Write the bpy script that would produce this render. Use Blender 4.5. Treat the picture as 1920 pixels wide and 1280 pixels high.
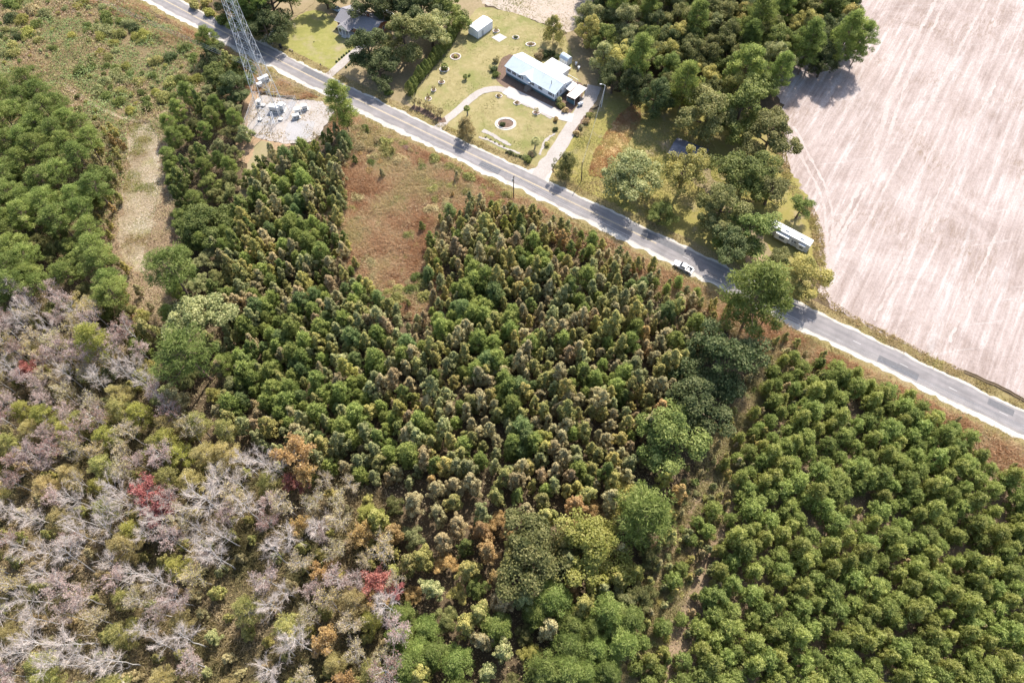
import bpy, bmesh, math, random
import numpy as np
from mathutils import Vector, Matrix
from mathutils.geometry import tessellate_polygon

for o in list(bpy.data.objects):
    bpy.data.objects.remove(o)
scene = bpy.context.scene
COL = scene.collection
R = math.radians

# ------------------------------------------------------------------ camera
CAM_H, PITCH, FPX = 150.0, 60.0, 1280.0
cd = bpy.data.cameras.new('camera')
cam = bpy.data.objects.new('camera', cd)
COL.objects.link(cam)
cam.location = (0, 0, CAM_H)
cam.rotation_euler = (R(90 - PITCH), 0, 0)
cd.sensor_width = 36.0
cd.lens = 24.0
cd.clip_start = 0.5
cd.clip_end = 6000
scene.camera = cam

# ------------------------------------------------------------------ sky + sun
SUN_AZ, SUN_EL = 23.0, 48.0            # clockwise from +Y, above the horizon
w = bpy.data.worlds.new('World')
scene.world = w
w.use_nodes = True
wn = w.node_tree.nodes
sky = wn.new('ShaderNodeTexSky')
sky.sky_type = 'NISHITA'
sky.sun_disc = False
sky.sun_elevation = R(SUN_EL)
sky.sun_rotation = R(SUN_AZ)
sky.air_density = 1.0
sky.dust_density = 2.0
wn['Background'].inputs['Strength'].default_value = 0.15
w.node_tree.links.new(sky.outputs[0], wn['Background'].inputs[0])
sl = bpy.data.lights.new('sun', 'SUN')
sl.energy = 4.4
sl.angle = R(0.55)
sl.color = (1.0, 0.94, 0.86)
sun = bpy.data.objects.new('sun', sl)
COL.objects.link(sun)
sd = Vector((math.sin(R(SUN_AZ)) * math.cos(R(SUN_EL)), math.cos(R(SUN_AZ)) * math.cos(R(SUN_EL)), math.sin(R(SUN_EL))))
sun.rotation_euler = sd.to_track_quat('Z', 'Y').to_euler()
sun.location = (40, 60, 220)
vs = scene.view_settings
vs.view_transform = 'Standard'
vs.look = 'None'
vs.exposure = 0.97
vs.gamma = 1.0
vs.use_curve_mapping = False
scene.cycles.max_bounces = 5
scene.cycles.diffuse_bounces = 3
scene.cycles.transmission_bounces = 3
scene.cycles.transparent_max_bounces = 6

# ------------------------------------------------------------------ measuring helpers
_s, _c = math.sin(R(PITCH)), math.cos(R(PITCH))
def G(u, v, z=0.0):
    """photo pixel (1920 wide) -> the world point at height z seen there"""
    x = (u - 960) / FPX
    y = (v - 640) / FPX
    dz = _s + y * _c
    dy = _c - y * _s
    t = (CAM_H - z) / dz
    return (x * t, dy * t)
def GP(pts, z=0.0):
    return [G(u, v, z) for u, v in pts]
def proj(x, y, z=0.0):
    dz = CAM_H - z
    depth = y * _c + dz * _s
    up = y * _s - dz * _c
    return 960 + FPX * x / depth, 640 - FPX * up / depth

rng = np.random.default_rng(7)
random.seed(7)

# value noise (numpy) for scattering
_perm = np.random.default_rng(99).random((256, 256))
def vnoise(x, y, s=1.0):
    x = np.asarray(x) * s + 1000.0
    y = np.asarray(y) * s + 1000.0
    xi = np.floor(x).astype(int); yi = np.floor(y).astype(int)
    fx = x - xi; fy = y - yi
    fx = fx * fx * (3 - 2 * fx); fy = fy * fy * (3 - 2 * fy)
    p = lambda a, b: _perm[a % 256, b % 256]
    return (p(xi, yi) * (1 - fx) + p(xi + 1, yi) * fx) * (1 - fy) + (p(xi, yi + 1) * (1 - fx) + p(xi + 1, yi + 1) * fx) * fy
def fnoise(x, y, s=1.0):
    return vnoise(x, y, s) * 0.55 + vnoise(x, y, s * 2.3) * 0.3 + vnoise(x, y, s * 5.1) * 0.15

def inpoly(x, y, poly):
    x = np.asarray(x, float); y = np.asarray(y, float)
    ins = np.zeros(x.shape, bool)
    n = len(poly)
    for i in range(n):
        x0, y0 = poly[i]; x1, y1 = poly[(i + 1) % n]
        if y0 == y1:
            continue
        c = ((y0 > y) != (y1 > y)) & (x < (x1 - x0) * (y - y0) / (y1 - y0) + x0)
        ins ^= c
    return ins
def poisson(poly, r, n_try=30000, seed=0, rmap=None):
    """points in a world polygon, at least r apart"""
    g = np.random.default_rng(seed)
    P = np.array(poly)
    lo, hi = P.min(0), P.max(0)
    c = lo + g.random((n_try, 2)) * (hi - lo)
    c = c[inpoly(c[:, 0], c[:, 1], poly)]
    cell = r
    grid = {}
    out = []
    for x, y in c:
        i, j = int(math.floor(x / cell)), int(math.floor(y / cell))
        ok = True
        for a in (-1, 0, 1):
            for b in (-1, 0, 1):
                for (px, py) in grid.get((i + a, j + b), ()):
                    if (px - x) ** 2 + (py - y) ** 2 < r * r:
                        ok = False
                        break
                if not ok: break
            if not ok: break
        if ok:
            grid.setdefault((i, j), []).append((x, y))
            out.append((x, y))
    return out
def scatter(poly, n, seed=0):
    g = np.random.default_rng(seed)
    P = np.array(poly)
    lo, hi = P.min(0), P.max(0)
    out = np.zeros((0, 2))
    while len(out) < n:
        c = lo + g.random((n * 2, 2)) * (hi - lo)
        out = np.vstack([out, c[inpoly(c[:, 0], c[:, 1], poly)]])
    return out[:n]

# ------------------------------------------------------------------ materials
def new_mat(name):
    m = bpy.data.materials.new(name)
    m.use_nodes = True
    nt = m.node_tree
    b = nt.nodes['Principled BSDF']
    return m, nt, b
def ramp(nt, stops):
    r = nt.nodes.new('ShaderNodeValToRGB')
    els = r.color_ramp.elements
    while len(els) < len(stops):
        els.new(0.5)
    for e, (p, c) in zip(els, stops):
        e.position = p
        e.color = (c[0], c[1], c[2], 1)
    return r
def noise_node(nt, vec, scale, detail=4, rough=0.6, dist=0.0):
    n = nt.nodes.new('ShaderNodeTexNoise')
    n.inputs['Scale'].default_value = scale
    n.inputs['Detail'].default_value = detail
    n.inputs['Roughness'].default_value = rough
    n.inputs['Distortion'].default_value = dist
    nt.links.new(vec, n.inputs['Vector'])
    return n
def pos_vec(nt, rotz=0.0, scale=(1, 1, 1)):
    g = nt.nodes.new('ShaderNodeNewGeometry')
    mp = nt.nodes.new('ShaderNodeMapping')
    mp.vector_type = 'TEXTURE'
    mp.inputs['Rotation'].default_value = (0, 0, -rotz)
    mp.inputs['Scale'].default_value = tuple(1.0 / s for s in scale)
    nt.links.new(g.outputs['Position'], mp.inputs['Vector'])
    return mp.outputs[0]
def mixc(nt, fac, a, b, mode='MIX'):
    m = nt.nodes.new('ShaderNodeMix')
    m.data_type = 'RGBA'
    m.blend_type = mode
    for s, v in ((0, fac), (6, a), (7, b)):
        if hasattr(v, 'is_linked') or hasattr(v, 'node'):
            nt.links.new(v, m.inputs[s])
        elif s == 0:
            m.inputs[0].default_value = v
        else:
            m.inputs[s].default_value = (v[0], v[1], v[2], 1)
    return m.outputs[2]
def add_bump(nt, b, height, strength=0.4, dist=0.1):
    bp = nt.nodes.new('ShaderNodeBump')
    bp.inputs['Strength'].default_value = strength
    bp.inputs['Distance'].default_value = dist
    nt.links.new(height, bp.inputs['Height'])
    nt.links.new(bp.outputs[0], b.inputs['Normal'])
GA = 0.70                                # soils and grasses, all together
def mat_ground(name, big, small, s_big=0.06, s_small=1.2, fac=0.5, bump=0.3, rough=0.95, spots=None):
    """big / small: colour stops for broad patches and for fine mottling"""
    m, nt, b = new_mat(name)
    big = [(p, tuple(GA * q for q in c)) for p, c in big]
    small = [(p, tuple(GA * q for q in c)) for p, c in small]
    if spots: spots = spots[:3] + (tuple(GA * q for q in spots[3]),)
    v = pos_vec(nt)
    n1 = noise_node(nt, v, s_big, 5, 0.62, 0.6)
    n2 = noise_node(nt, v, s_small, 5, 0.7)
    c1 = ramp(nt, big); nt.links.new(n1.outputs[0], c1.inputs[0])
    c2 = ramp(nt, small); nt.links.new(n2.outputs[0], c2.inputs[0])
    col = mixc(nt, fac, c1.outputs[0], c2.outputs[0])
    if spots:
        sc, lo, hi, sp = spots
        n3 = noise_node(nt, v, sc, 4, 0.65)
        r3 = ramp(nt, [(lo, (0, 0, 0)), (hi, (1, 1, 1))]); nt.links.new(n3.outputs[0], r3.inputs[0])
        col = mixc(nt, r3.outputs[0], col, sp)
    nt.links.new(col, b.inputs['Base Color'])
    b.inputs['Roughness'].default_value = rough
    b.inputs['Specular IOR Level'].default_value = 0.15
    add_bump(nt, b, n2.outputs[0], bump, 0.15)
    return m
def mat_plain(name, col, rough=0.6, metal=0.0, var=0.12, scale=3.0, spec=0.4, dirt=None):
    m, nt, b = new_mat(name)
    v = pos_vec(nt)
    n = noise_node(nt, v, scale, 4, 0.65)
    lo = tuple(max(0, c * (1 - var)) for c in col); hi = tuple(min(1, c * (1 + var)) for c in col)
    r = ramp(nt, [(0.3, lo), (0.7, hi)])
    nt.links.new(n.outputs[0], r.inputs[0])
    c = r.outputs[0]
    if dirt:
        n2 = noise_node(nt, v, scale * 0.35, 5, 0.7, 0.5)
        r2 = ramp(nt, [(0.5, (0, 0, 0)), (0.75, (1, 1, 1))]); nt.links.new(n2.outputs[0], r2.inputs[0])
        c = mixc(nt, r2.outputs[0], c, dirt)
    nt.links.new(c, b.inputs['Base Color'])
    b.inputs['Roughness'].default_value = rough
    b.inputs['Metallic'].default_value = metal
    b.inputs['Specular IOR Level'].default_value = spec
    return m
def mat_leaf(name, cols, transl=0.3, rough=0.6, jit=0.22, hue=0.010):
    """cols: stops along the leaf attribute 'v'; every plant is shifted a little of its own"""
    m, nt, b = new_mat(name)
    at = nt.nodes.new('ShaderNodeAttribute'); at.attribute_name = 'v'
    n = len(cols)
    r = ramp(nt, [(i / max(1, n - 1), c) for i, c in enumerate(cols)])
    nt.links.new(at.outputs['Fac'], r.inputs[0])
    oi = nt.nodes.new('ShaderNodeObjectInfo')
    hs = nt.nodes.new('ShaderNodeHueSaturation')
    def mr(src, a, bb):
        q = nt.nodes.new('ShaderNodeMapRange')
        q.inputs['To Min'].default_value = a; q.inputs['To Max'].default_value = bb
        nt.links.new(src, q.inputs[0]); return q.outputs[0]
    wn_ = nt.nodes.new('ShaderNodeTexWhiteNoise'); wn_.noise_dimensions = '1D'
    nt.links.new(oi.outputs['Random'], wn_.inputs['W'])
    nt.links.new(mr(oi.outputs['Random'], 1 - jit, 1 + jit), hs.inputs['Value'])
    nt.links.new(mr(wn_.outputs['Value'], 0.5 - hue, 0.5 + hue), hs.inputs['Hue'])
    nt.links.new(r.outputs[0], hs.inputs['Color'])
    nt.links.new(hs.outputs[0], b.inputs['Base Color'])
    b.inputs['Roughness'].default_value = rough
    b.inputs['Specular IOR Level'].default_value = 0.22
    if transl > 0:
        t = nt.nodes.new('ShaderNodeBsdfTranslucent')
        nt.links.new(hs.outputs[0], t.inputs['Color'])
        mx = nt.nodes.new('ShaderNodeMixShader'); mx.inputs[0].default_value = transl
        nt.links.new(b.outputs[0], mx.inputs[1]); nt.links.new(t.outputs[0], mx.inputs[2])
        nt.links.new(mx.outputs[0], nt.nodes['Material Output'].inputs[0])
    return m

# ------------------------------------------------------------------ mesh building
class MB:
    """collects verts and faces; build() links ONE mesh object"""
    def __init__(s):
        s.v = []; s.f = []; s.a = []; s.m = []; s.n = 0
    def add(s, verts, faces, val=0.5, mat=0):
        verts = np.asarray(verts, float).reshape(-1, 3)
        faces = np.asarray(faces, int)
        s.v.append(verts); s.f.append(faces + s.n); s.n += len(verts)
        k = len(faces)
        s.a.append(np.broadcast_to(np.asarray(val, float), (k,)).copy())
        s.m.append(np.full(k, mat, int))
        return s
    def mesh(s, name, mats):
        me = bpy.data.meshes.new(name)
        V = np.vstack(s.v) if s.v else np.zeros((0, 3))
        me.vertices.add(len(V)); me.vertices.foreach_set('co', V.astype(np.float32).ravel())
        L = np.concatenate([f.ravel() for f in s.f]); tot = np.concatenate([np.full(len(f), f.shape[1]) for f in s.f])
        st = np.concatenate([[0], np.cumsum(tot)[:-1]])
        me.loops.add(len(L)); me.loops.foreach_set('vertex_index', L.astype(np.int32))
        me.polygons.add(len(tot)); me.polygons.foreach_set('loop_start', st.astype(np.int32))
        me.polygons.foreach_set('loop_total', tot.astype(np.int32))
        me.polygons.foreach_set('material_index', np.concatenate(s.m).astype(np.int32))
        at = me.attributes.new('v', 'FLOAT', 'FACE')
        at.data.foreach_set('value', np.concatenate(s.a).astype(np.float32))
        for m in (mats if isinstance(mats, (list, tuple)) else [mats]):
            me.materials.append(m)
        me.update(calc_edges=True)
        me.shade_flat()
        return me
    def build(s, name, mats, parent=None):
        return link(name, s.mesh(name, mats), parent)
    # shapes
    def box(s, x0, x1, y0, y1, z0, z1, **k):
        v = [(x, y, z) for z in (z0, z1) for y in (y0, y1) for x in (x0, x1)]
        return s.add(v, [(0, 2, 3, 1), (4, 5, 7, 6), (0, 1, 5, 4), (2, 6, 7, 3), (0, 4, 6, 2), (1, 3, 7, 5)], **k)
    def tube(s, pts, rad, sides=5, cap=True, **k):
        P = np.asarray(pts, float); n = len(P)
        rad = np.broadcast_to(np.asarray(rad, float), (n,))
        T = np.gradient(P, axis=0); T /= np.linalg.norm(T, axis=1)[:, None] + 1e-9
        ref = np.array([0.0, 0, 1]) if abs(T[0, 2]) < 0.9 else np.array([1.0, 0, 0])
        A = np.cross(T, ref); A /= np.linalg.norm(A, axis=1)[:, None] + 1e-9
        B = np.cross(T, A)
        an = np.linspace(0, 2 * np.pi, sides, endpoint=False)
        V = (P[:, None, :] + rad[:, None, None] * (np.cos(an)[None, :, None] * A[:, None, :] + np.sin(an)[None, :, None] * B[:, None, :])).reshape(-1, 3)
        F = []
        for i in range(n - 1):
            for j in range(sides):
                a = i * sides + j; b = i * sides + (j + 1) % sides
                F.append((a, b, b + sides, a + sides))
        s.add(V, F, **k)
        if cap and sides == 4:
            s.add(V[-sides:], [list(range(sides))], **k)
        elif cap:
            s.add(np.vstack([V[-sides:], P[-1:]]), [(j, (j + 1) % sides, sides) for j in range(sides)], **k)
        return s
    def bar(s, p, q, w_, **k):
        return s.tube([p, q], w_ / 2, 4, **k)
    def prism(s, prof, y0, y1, axis='y', **k):
        """closed profile (list of (a, z)) extruded along an axis"""
        n = len(prof)
        if axis == 'y':
            V = [(a, y0, z) for a, z in prof] + [(a, y1, z) for a, z in prof]
        else:
            V = [(y0, a, z) for a, z in prof] + [(y1, a, z) for a, z in prof]
        s.add(V, [(i, (i + 1) % n, n + (i + 1) % n, n + i) for i in range(n)], **k)
        s.add(V, [list(range(n))], **k); s.add(V, [list(range(2 * n - 1, n - 1, -1))], **k)
        return s
    def leaves(s, C, N, size, asp=1.0, val=0.5, spin=None, mat=0, g=None):
        """quads at C, facing N, size = long edge, asp = short/long"""
        g = g or rng
        C = np.asarray(C, float); n = len(C)
        if n == 0: return s
        N = N / (np.linalg.norm(N, axis=1)[:, None] + 1e-9)
        if spin is None:
            U = g.normal(size=(n, 3))
        else:
            U = spin
        U = U - N * (U * N).sum(1)[:, None]
        U /= np.linalg.norm(U, axis=1)[:, None] + 1e-9
        W = np.cross(N, U)
        size = np.broadcast_to(np.asarray(size, float), (n,))[:, None]
        a = U * size * 0.5; b = W * size * 0.5 * asp
        # a pointed leaf: narrow tip, full middle
        V = np.stack([C - a, C - a * 0.1 + b, C + a, C - a * 0.1 - b], 1).reshape(-1, 3)
        F = np.arange(4 * n).reshape(-1, 4)
        return s.add(V, F, val=val, mat=mat)

def link(name, data, parent=None):
    o = bpy.data.objects.new(name, data)
    COL.objects.link(o)
    if parent is not None:
        o.parent = parent
    return o
def tag(o, label=None, cat=None, group=None, kind=None):
    if label: o['label'] = label
    if cat: o['category'] = cat
    if group: o['group'] = group
    if kind: o['kind'] = kind
    return o
def empty(name, x, y, rz=0.0, z=0.0, label=None, cat=None, group=None):
    o = bpy.data.objects.new(name, None)
    COL.objects.link(o)
    o.empty_display_size = 0.3
    o.location = (x, y, z)
    o.rotation_euler = (0, 0, rz)
    return tag(o, label, cat, group)

def jag(pts, step=1.0, amp=0.4, seed=0, closed=True):
    """subdivide an outline and roughen it"""
    g = np.random.default_rng(seed)
    out = []
    n = len(pts)
    for i in range(n if closed else n - 1):
        a = np.array(pts[i]); b = np.array(pts[(i + 1) % n])
        d = b - a; L = np.linalg.norm(d)
        k = max(1, int(L / step))
        nrm = np.array([-d[1], d[0]]) / (L + 1e-9)
        for j in range(k):
            p = a + d * (j / k)
            q = (fnoise(p[0] + seed * 3.7, p[1], 0.35) - 0.5) * 2 * amp * 1.6 + g.normal() * amp * 0.3
            out.append(tuple(p + nrm * q))
    if not closed: out.append(tuple(pts[-1]))
    return out
def smooth(pts, it=2, closed=True):
    for _ in range(it):
        q = []
        n = len(pts)
        rngi = range(n) if closed else range(n - 1)
        if not closed: q.append(pts[0])
        for i in rngi:
            a, b = pts[i], pts[(i + 1) % n]
            q.append((a[0] * .75 + b[0] * .25, a[1] * .75 + b[1] * .25))
            q.append((a[0] * .25 + b[0] * .75, a[1] * .25 + b[1] * .75))
        if not closed: q.append(pts[-1])
        pts = q
    return pts
def sheet(name, pts, z, mat, parent=None, kind='structure', amp=0.4, step=1.0, seed=0, sm=1, label=None, cat=None):
    if sm: pts = smooth(list(pts), sm)
    if amp: pts = jag(pts, step, amp, seed)
    tris = tessellate_polygon([[Vector((x, y, 0)) for x, y in pts]])
    me = bpy.data.meshes.new(name)
    V = [(x, y, z) for x, y in pts]
    F = []
    for a, b, c in tris:
        ax, ay = pts[a]; bx, by = pts[b]; cx, cy = pts[c]
        F.append((a, b, c) if (bx - ax) * (cy - ay) - (by - ay) * (cx - ax) > 0 else (a, c, b))
    me.from_pydata(V, [], F); me.materials.append(mat); me.update()
    o = link(name, me, parent)
    if parent is None: tag(o, label, cat, None, kind)
    return o
def path_frame(pts):
    P = np.array(pts, float)
    T = np.gradient(P, axis=0); T /= np.linalg.norm(T, axis=1)[:, None]
    return P, T, np.stack([-T[:, 1], T[:, 0]], 1)
def resample(pts, step):
    P = np.array(pts, float)
    d = np.concatenate([[0], np.cumsum(np.linalg.norm(np.diff(P, axis=0), axis=1))])
    s = np.arange(0, d[-1], step)
    return np.stack([np.interp(s, d, P[:, 0]), np.interp(s, d, P[:, 1])], 1)
def ribbon(name, pts, o0, o1, z, mat, parent=None, step=1.0, amp=(0.0, 0.0), seed=0, kind='structure', cross=1, smth=True):
    """strip between the offsets o0 < o1 (left positive) of a path, edges roughened by amp"""
    if smth: pts = smooth(list(pts), 2, False)
    P, T, N = path_frame(resample(pts, step))
    n = len(P)
    g = np.random.default_rng(seed)
    j0 = ((fnoise(P[:, 0], P[:, 1] + seed, 0.3) - .5) * 3 + g.normal(size=n) * .25) * amp[0]
    j1 = ((fnoise(P[:, 0] + 50, P[:, 1] + seed, 0.3) - .5) * 3 + g.normal(size=n) * .25) * amp[1]
    cols = []
    acr = []
    for k in range(cross + 1):
        f = k / cross
        cols.append(P + N * ((o0 + j0) * (1 - f) + (o1 + j1) * f)[:, None])
        acr.append(np.full(n, f))
    V = np.stack(cols, 1).reshape(-1, 2)
    V3 = np.hstack([V, np.full((len(V), 1), z)])
    F = []
    m = cross + 1
    for i in range(n - 1):
        for k in range(cross):
            a = i * m + k
            F.append((a + 1, a, a + m, a + m + 1))
    me = bpy.data.meshes.new(name)
    me.from_pydata(V3.tolist(), [], F)
    at = me.attributes.new('across', 'FLOAT', 'POINT')
    at.data.foreach_set('value', np.stack(acr, 1).ravel().astype(np.float32))
    me.materials.append(mat); me.update()
    # face up
    if me.polygons and me.polygons[0].normal.z < 0:
        me.flip_normals()
    o = link(name, me, parent)
    if parent is None: o['kind'] = kind
    return o
# ================================================================== the setting
# ---- colours of earth and grass
M = {}
M['ground'] = mat_ground('forest_floor', [(.3, (.085, .06, .038)), (.5, (.14, .10, .06)), (.7, (.20, .145, .09))],
                         [(.3, (.06, .05, .028)), (.55, (.15, .11, .065)), (.75, (.25, .19, .12))], .07, 1.1, .5)
M['scrub'] = mat_ground('scrub_soil', [(.3, (.13, .12, .05)), (.5, (.25, .185, .10)), (.7, (.30, .22, .14))],
                        [(.3, (.10, .10, .035)), (.55, (.24, .18, .095)), (.75, (.33, .26, .16))], .09, .9, .55)
M['lawn_green'] = mat_ground('green_lawn', [(.3, (.26, .27, .07)), (.5, (.34, .33, .095)), (.7, (.40, .36, .14))],
                             [(.3, (.20, .20, .06)), (.55, (.31, .285, .09)), (.75, (.44, .38, .19))], .2, .7, .5, .2,
                             spots=(.13, .50, .70, (.40, .33, .20)))
M['lawn_tan'] = mat_ground('tan_lawn', [(.3, (.31, .275, .115)), (.5, (.41, .345, .165)), (.7, (.49, .40, .225))],
                           [(.3, (.22, .19, .08)), (.55, (.36, .30, .14)), (.75, (.52, .44, .27))], .2, .6, .5, .2,
                           spots=(.10, .48, .66, (.25, .25, .085)))
M['yard'] = mat_ground('yard_soil', [(.3, (.26, .22, .10)), (.5, (.36, .28, .16)), (.7, (.44, .33, .22))],
                       [(.3, (.22, .18, .09)), (.6, (.36, .28, .17)), (.8, (.46, .37, .25))], .08, 1.1, .5, .2)
M['meadow'] = mat_ground('meadow_grass', [(.3, (.27, .26, .06)), (.5, (.34, .29, .09)), (.7, (.38, .28, .15))],
                         [(.3, (.22, .21, .05)), (.6, (.34, .29, .10)), (.8, (.43, .35, .18))], .08, 1.2, .45, .25,
                         spots=(.12, .56, .72, (.42, .33, .22)))
M['rust_soil'] = mat_ground('rust_soil', [(.35, (.46, .40, .14)), (.5, (.54, .39, .18)), (.65, (.54, .34, .19))],
                            [(.3, (.44, .29, .14)), (.6, (.54, .38, .18)), (.8, (.54, .46, .19))], .25, 1.0, .5, .5)
M['verge'] = mat_ground('verge_grass', [(.3, (.25, .22, .07)), (.5, (.35, .28, .12)), (.7, (.42, .31, .18))],
                        [(.3, (.20, .17, .07)), (.6, (.34, .27, .13)), (.8, (.45, .36, .22))], .14, 1.2, .5, .3)
M['sand'] = mat_ground('white_sand', [(.3, (.50, .45, .38)), (.55, (.63, .58, .51)), (.75, (.70, .66, .59))],
                       [(.3, (.46, .41, .34)), (.55, (.70, .65, .57)), (.8, (.78, .75, .68))], .2, 1.6, .5, .2,
                       spots=(.5, .60, .78, (.40, .33, .22)))
M['drive'] = mat_ground('sandy_drive', [(.3, (.42, .37, .33)), (.55, (.51, .465, .42)), (.75, (.58, .54, .50))],
                        [(.3, (.35, .30, .26)), (.55, (.51, .46, .42)), (.8, (.61, .57, .53))], .25, 1.8, .5, .2)
M['concrete'] = mat_ground('pale_concrete', [(.3, (.52, .48, .44)), (.7, (.64, .59, .54))],
                           [(.3, (.48, .43, .39)), (.7, (.66, .61, .57))], .3, 2.5, .5, .1, .85)
M['gravel'] = mat_ground('grey_gravel', [(.3, (.42, .40, .40)), (.7, (.54, .52, .51))],
                         [(.3, (.32, .30, .30)), (.5, (.48, .46, .45)), (.75, (.62, .60, .58))], .3, 3.5, .6, .5)
M['pad_sand'] = mat_ground('compound_sand', [(.3, (.40, .34, .29)), (.5, (.50, .455, .42)), (.7, (.58, .54, .51))],
                           [(.3, (.36, .30, .25)), (.55, (.50, .45, .41)), (.8, (.61, .57, .53))], .2, 1.6, .5, .3)
M['clay'] = mat_ground('orange_clay', [(.3, (.36, .26, .15)), (.5, (.45, .30, .18)), (.7, (.50, .36, .24))],
                       [(.3, (.34, .24, .14)), (.6, (.46, .32, .2)), (.8, (.52, .42, .28))], .2, 1.4, .5, .3)
M['mulch_track'] = mat_ground('mown_track', [(.3, (.30, .22, .14)), (.5, (.42, .33, .23)), (.7, (.52, .43, .33))],
                              [(.3, (.24, .20, .10)), (.55, (.42, .34, .23)), (.8, (.60, .52, .40))], .16, 1.5, .6, .5, spots=(.16, .56, .70, (.36, .32, .15)))
M['row_track'] = mat_ground('grassy_track', [(.3, (.30, .28, .13)), (.5, (.36, .30, .17)), (.7, (.42, .33, .21))],
                            [(.3, (.26, .23, .11)), (.6, (.38, .31, .18)), (.8, (.46, .38, .25))], .16, 1.3, .5, .3)
M['break'] = mat_ground('break_litter', [(.3, (.24, .16, .10)), (.5, (.32, .23, .15)), (.7, (.40, .29, .20))],
                        [(.3, (.20, .14, .08)), (.55, (.33, .24, .15)), (.8, (.44, .35, .25))], .2, 1.2, .5, .5)
M['sedge_soil'] = mat_ground('sedge_litter', [(.3, (.17, .11, .06)), (.5, (.25, .16, .09)), (.7, (.31, .21, .12))],
                             [(.3, (.13, .09, .05)), (.55, (.27, .185, .105)), (.8, (.38, .28, .17))], .12, .7, .5, .5)
M['mulch'] = mat_ground('brown_mulch', [(.3, (.14, .09, .065)), (.7, (.25, .165, .12))],
                        [(.3, (.11, .07, .05)), (.7, (.30, .21, .155))], .3, 2.0, .6, .5)
M['swamp_floor'] = mat_ground('swamp_floor', [(.3, (.07, .058, .034)), (.5, (.15, .115, .06)), (.7, (.22, .165, .095))],
                              [(.3, (.06, .055, .03)), (.55, (.15, .125, .062)), (.8, (.28, .21, .13))], .1, 1.0, .5)
M['fallow'] = mat_ground('fallow_soil', [(.3, (.40, .33, .22)), (.5, (.52, .43, .36)), (.7, (.58, .48, .42))],
                         [(.3, (.36, .30, .19)), (.55, (.53, .44, .36)), (.8, (.62, .55, .48))], .12, 1.2, .5, .4,
                         spots=(.3, .62, .72, (.30, .28, .11)))

# ---- harvested field: bare pale soil, streaked along the old rows
def mat_field():
    m, nt, b = new_mat('harvested_soil')
    rot = -R(57)
    base = pos_vec(nt, rot)
    def streak(sx, sy, detail=4, rough=.6):
        v = pos_vec(nt, rot, (sx, sy, 1))
        return noise_node(nt, v, 1.0, detail, rough, .15)
    p = pos_vec(nt)
    n_big = noise_node(nt, p, .05, 8, .68, 1.2)
    c = ramp(nt, [(.34, (.245, .185, .158)), (.5, (.375, .305, .276)), (.68, (.46, .392, .362))]); nt.links.new(n_big.outputs[0], c.inputs[0])
    col = c.outputs[0]
    s1 = streak(.035, .55, 8, .78)
    r1 = ramp(nt, [(.36, (.19, .145, .122)), (.52, (.335, .282, .256)), (.66, (.54, .49, .465))]); nt.links.new(s1.outputs[0], r1.inputs[0])
    col = mixc(nt, .5, col, r1.outputs[0])
    s2 = streak(.016, .2, 4)
    r2 = ramp(nt, [(.60, (0, 0, 0)), (.70, (1, 1, 1))]); nt.links.new(s2.outputs[0], r2.inputs[0])
    col = mixc(nt, mulf(nt, r2.outputs[0], .55), col, (0.499, 0.475, 0.459))
    # a second set of passes crossing at an angle
    v3 = pos_vec(nt, rot + R(48), (.03, .55, 1))
    s3 = noise_node(nt, v3, 1.0, 4, .6, .2)
    r3 = ramp(nt, [(.62, (0, 0, 0)), (.72, (1, 1, 1))]); nt.links.new(s3.outputs[0], r3.inputs[0])
    col = mixc(nt, mulf(nt, r3.outputs[0], .35), col, (0.486, 0.462, 0.438))
    # crop residue left in drifts
    n4 = noise_node(nt, p, .045, 4, .6, .4)
    n5 = noise_node(nt, pos_vec(nt, rot, (.35, 1.4, 1)), 1.0, 5, .75)
    r4 = ramp(nt, [(.47, (0, 0, 0)), (.66, (1, 1, 1))]); nt.links.new(n4.outputs[0], r4.inputs[0])
    r5 = ramp(nt, [(.47, (0, 0, 0)), (.62, (1, 1, 1))]); nt.links.new(n5.outputs[0], r5.inputs[0])
    mm = nt.nodes.new('ShaderNodeMath'); mm.operation = 'MULTIPLY'
    nt.links.new(r4.outputs[0], mm.inputs[0]); nt.links.new(r5.outputs[0], mm.inputs[1])
    col = mixc(nt, mulf(nt, mm.outputs[0], .9), col, (0.230, 0.172, 0.132))
    n6 = noise_node(nt, p, 1.6, 6, .8)
    r6 = ramp(nt, [(.3, (.55, .55, .55)), (.6, (1.06, 1.06, 1.06))]); nt.links.new(n6.outputs[0], r6.inputs[0])
    col = mixc(nt, .55, col, mixc(nt, 1.0, col, r6.outputs[0], 'MULTIPLY'))
    nt.links.new(col, b.inputs['Base Color'])
    b.inputs['Roughness'].default_value = 1.0
    b.inputs['Specular IOR Level'].default_value = .1
    add_bump(nt, b, n6.outputs[0], .4, .15)
    return m
def mulf(nt, s, f):
    q = nt.nodes.new('ShaderNodeMath'); q.operation = 'MULTIPLY'
    nt.links.new(s, q.inputs[0]); q.inputs[1].default_value = f
    return q.outputs[0]
M['field'] = mat_field()
M['field_track'] = mat_ground('packed_field_soil', [(.3, (.44, .365, .325)), (.5, (.54, .46, .42)), (.7, (.62, .55, .51))], [(.3, (.36, .29, .25)), (.55, (.54, .46, .42)), (.8, (.64, .58, .54))], .12, 1.2, .5, .2)

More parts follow.
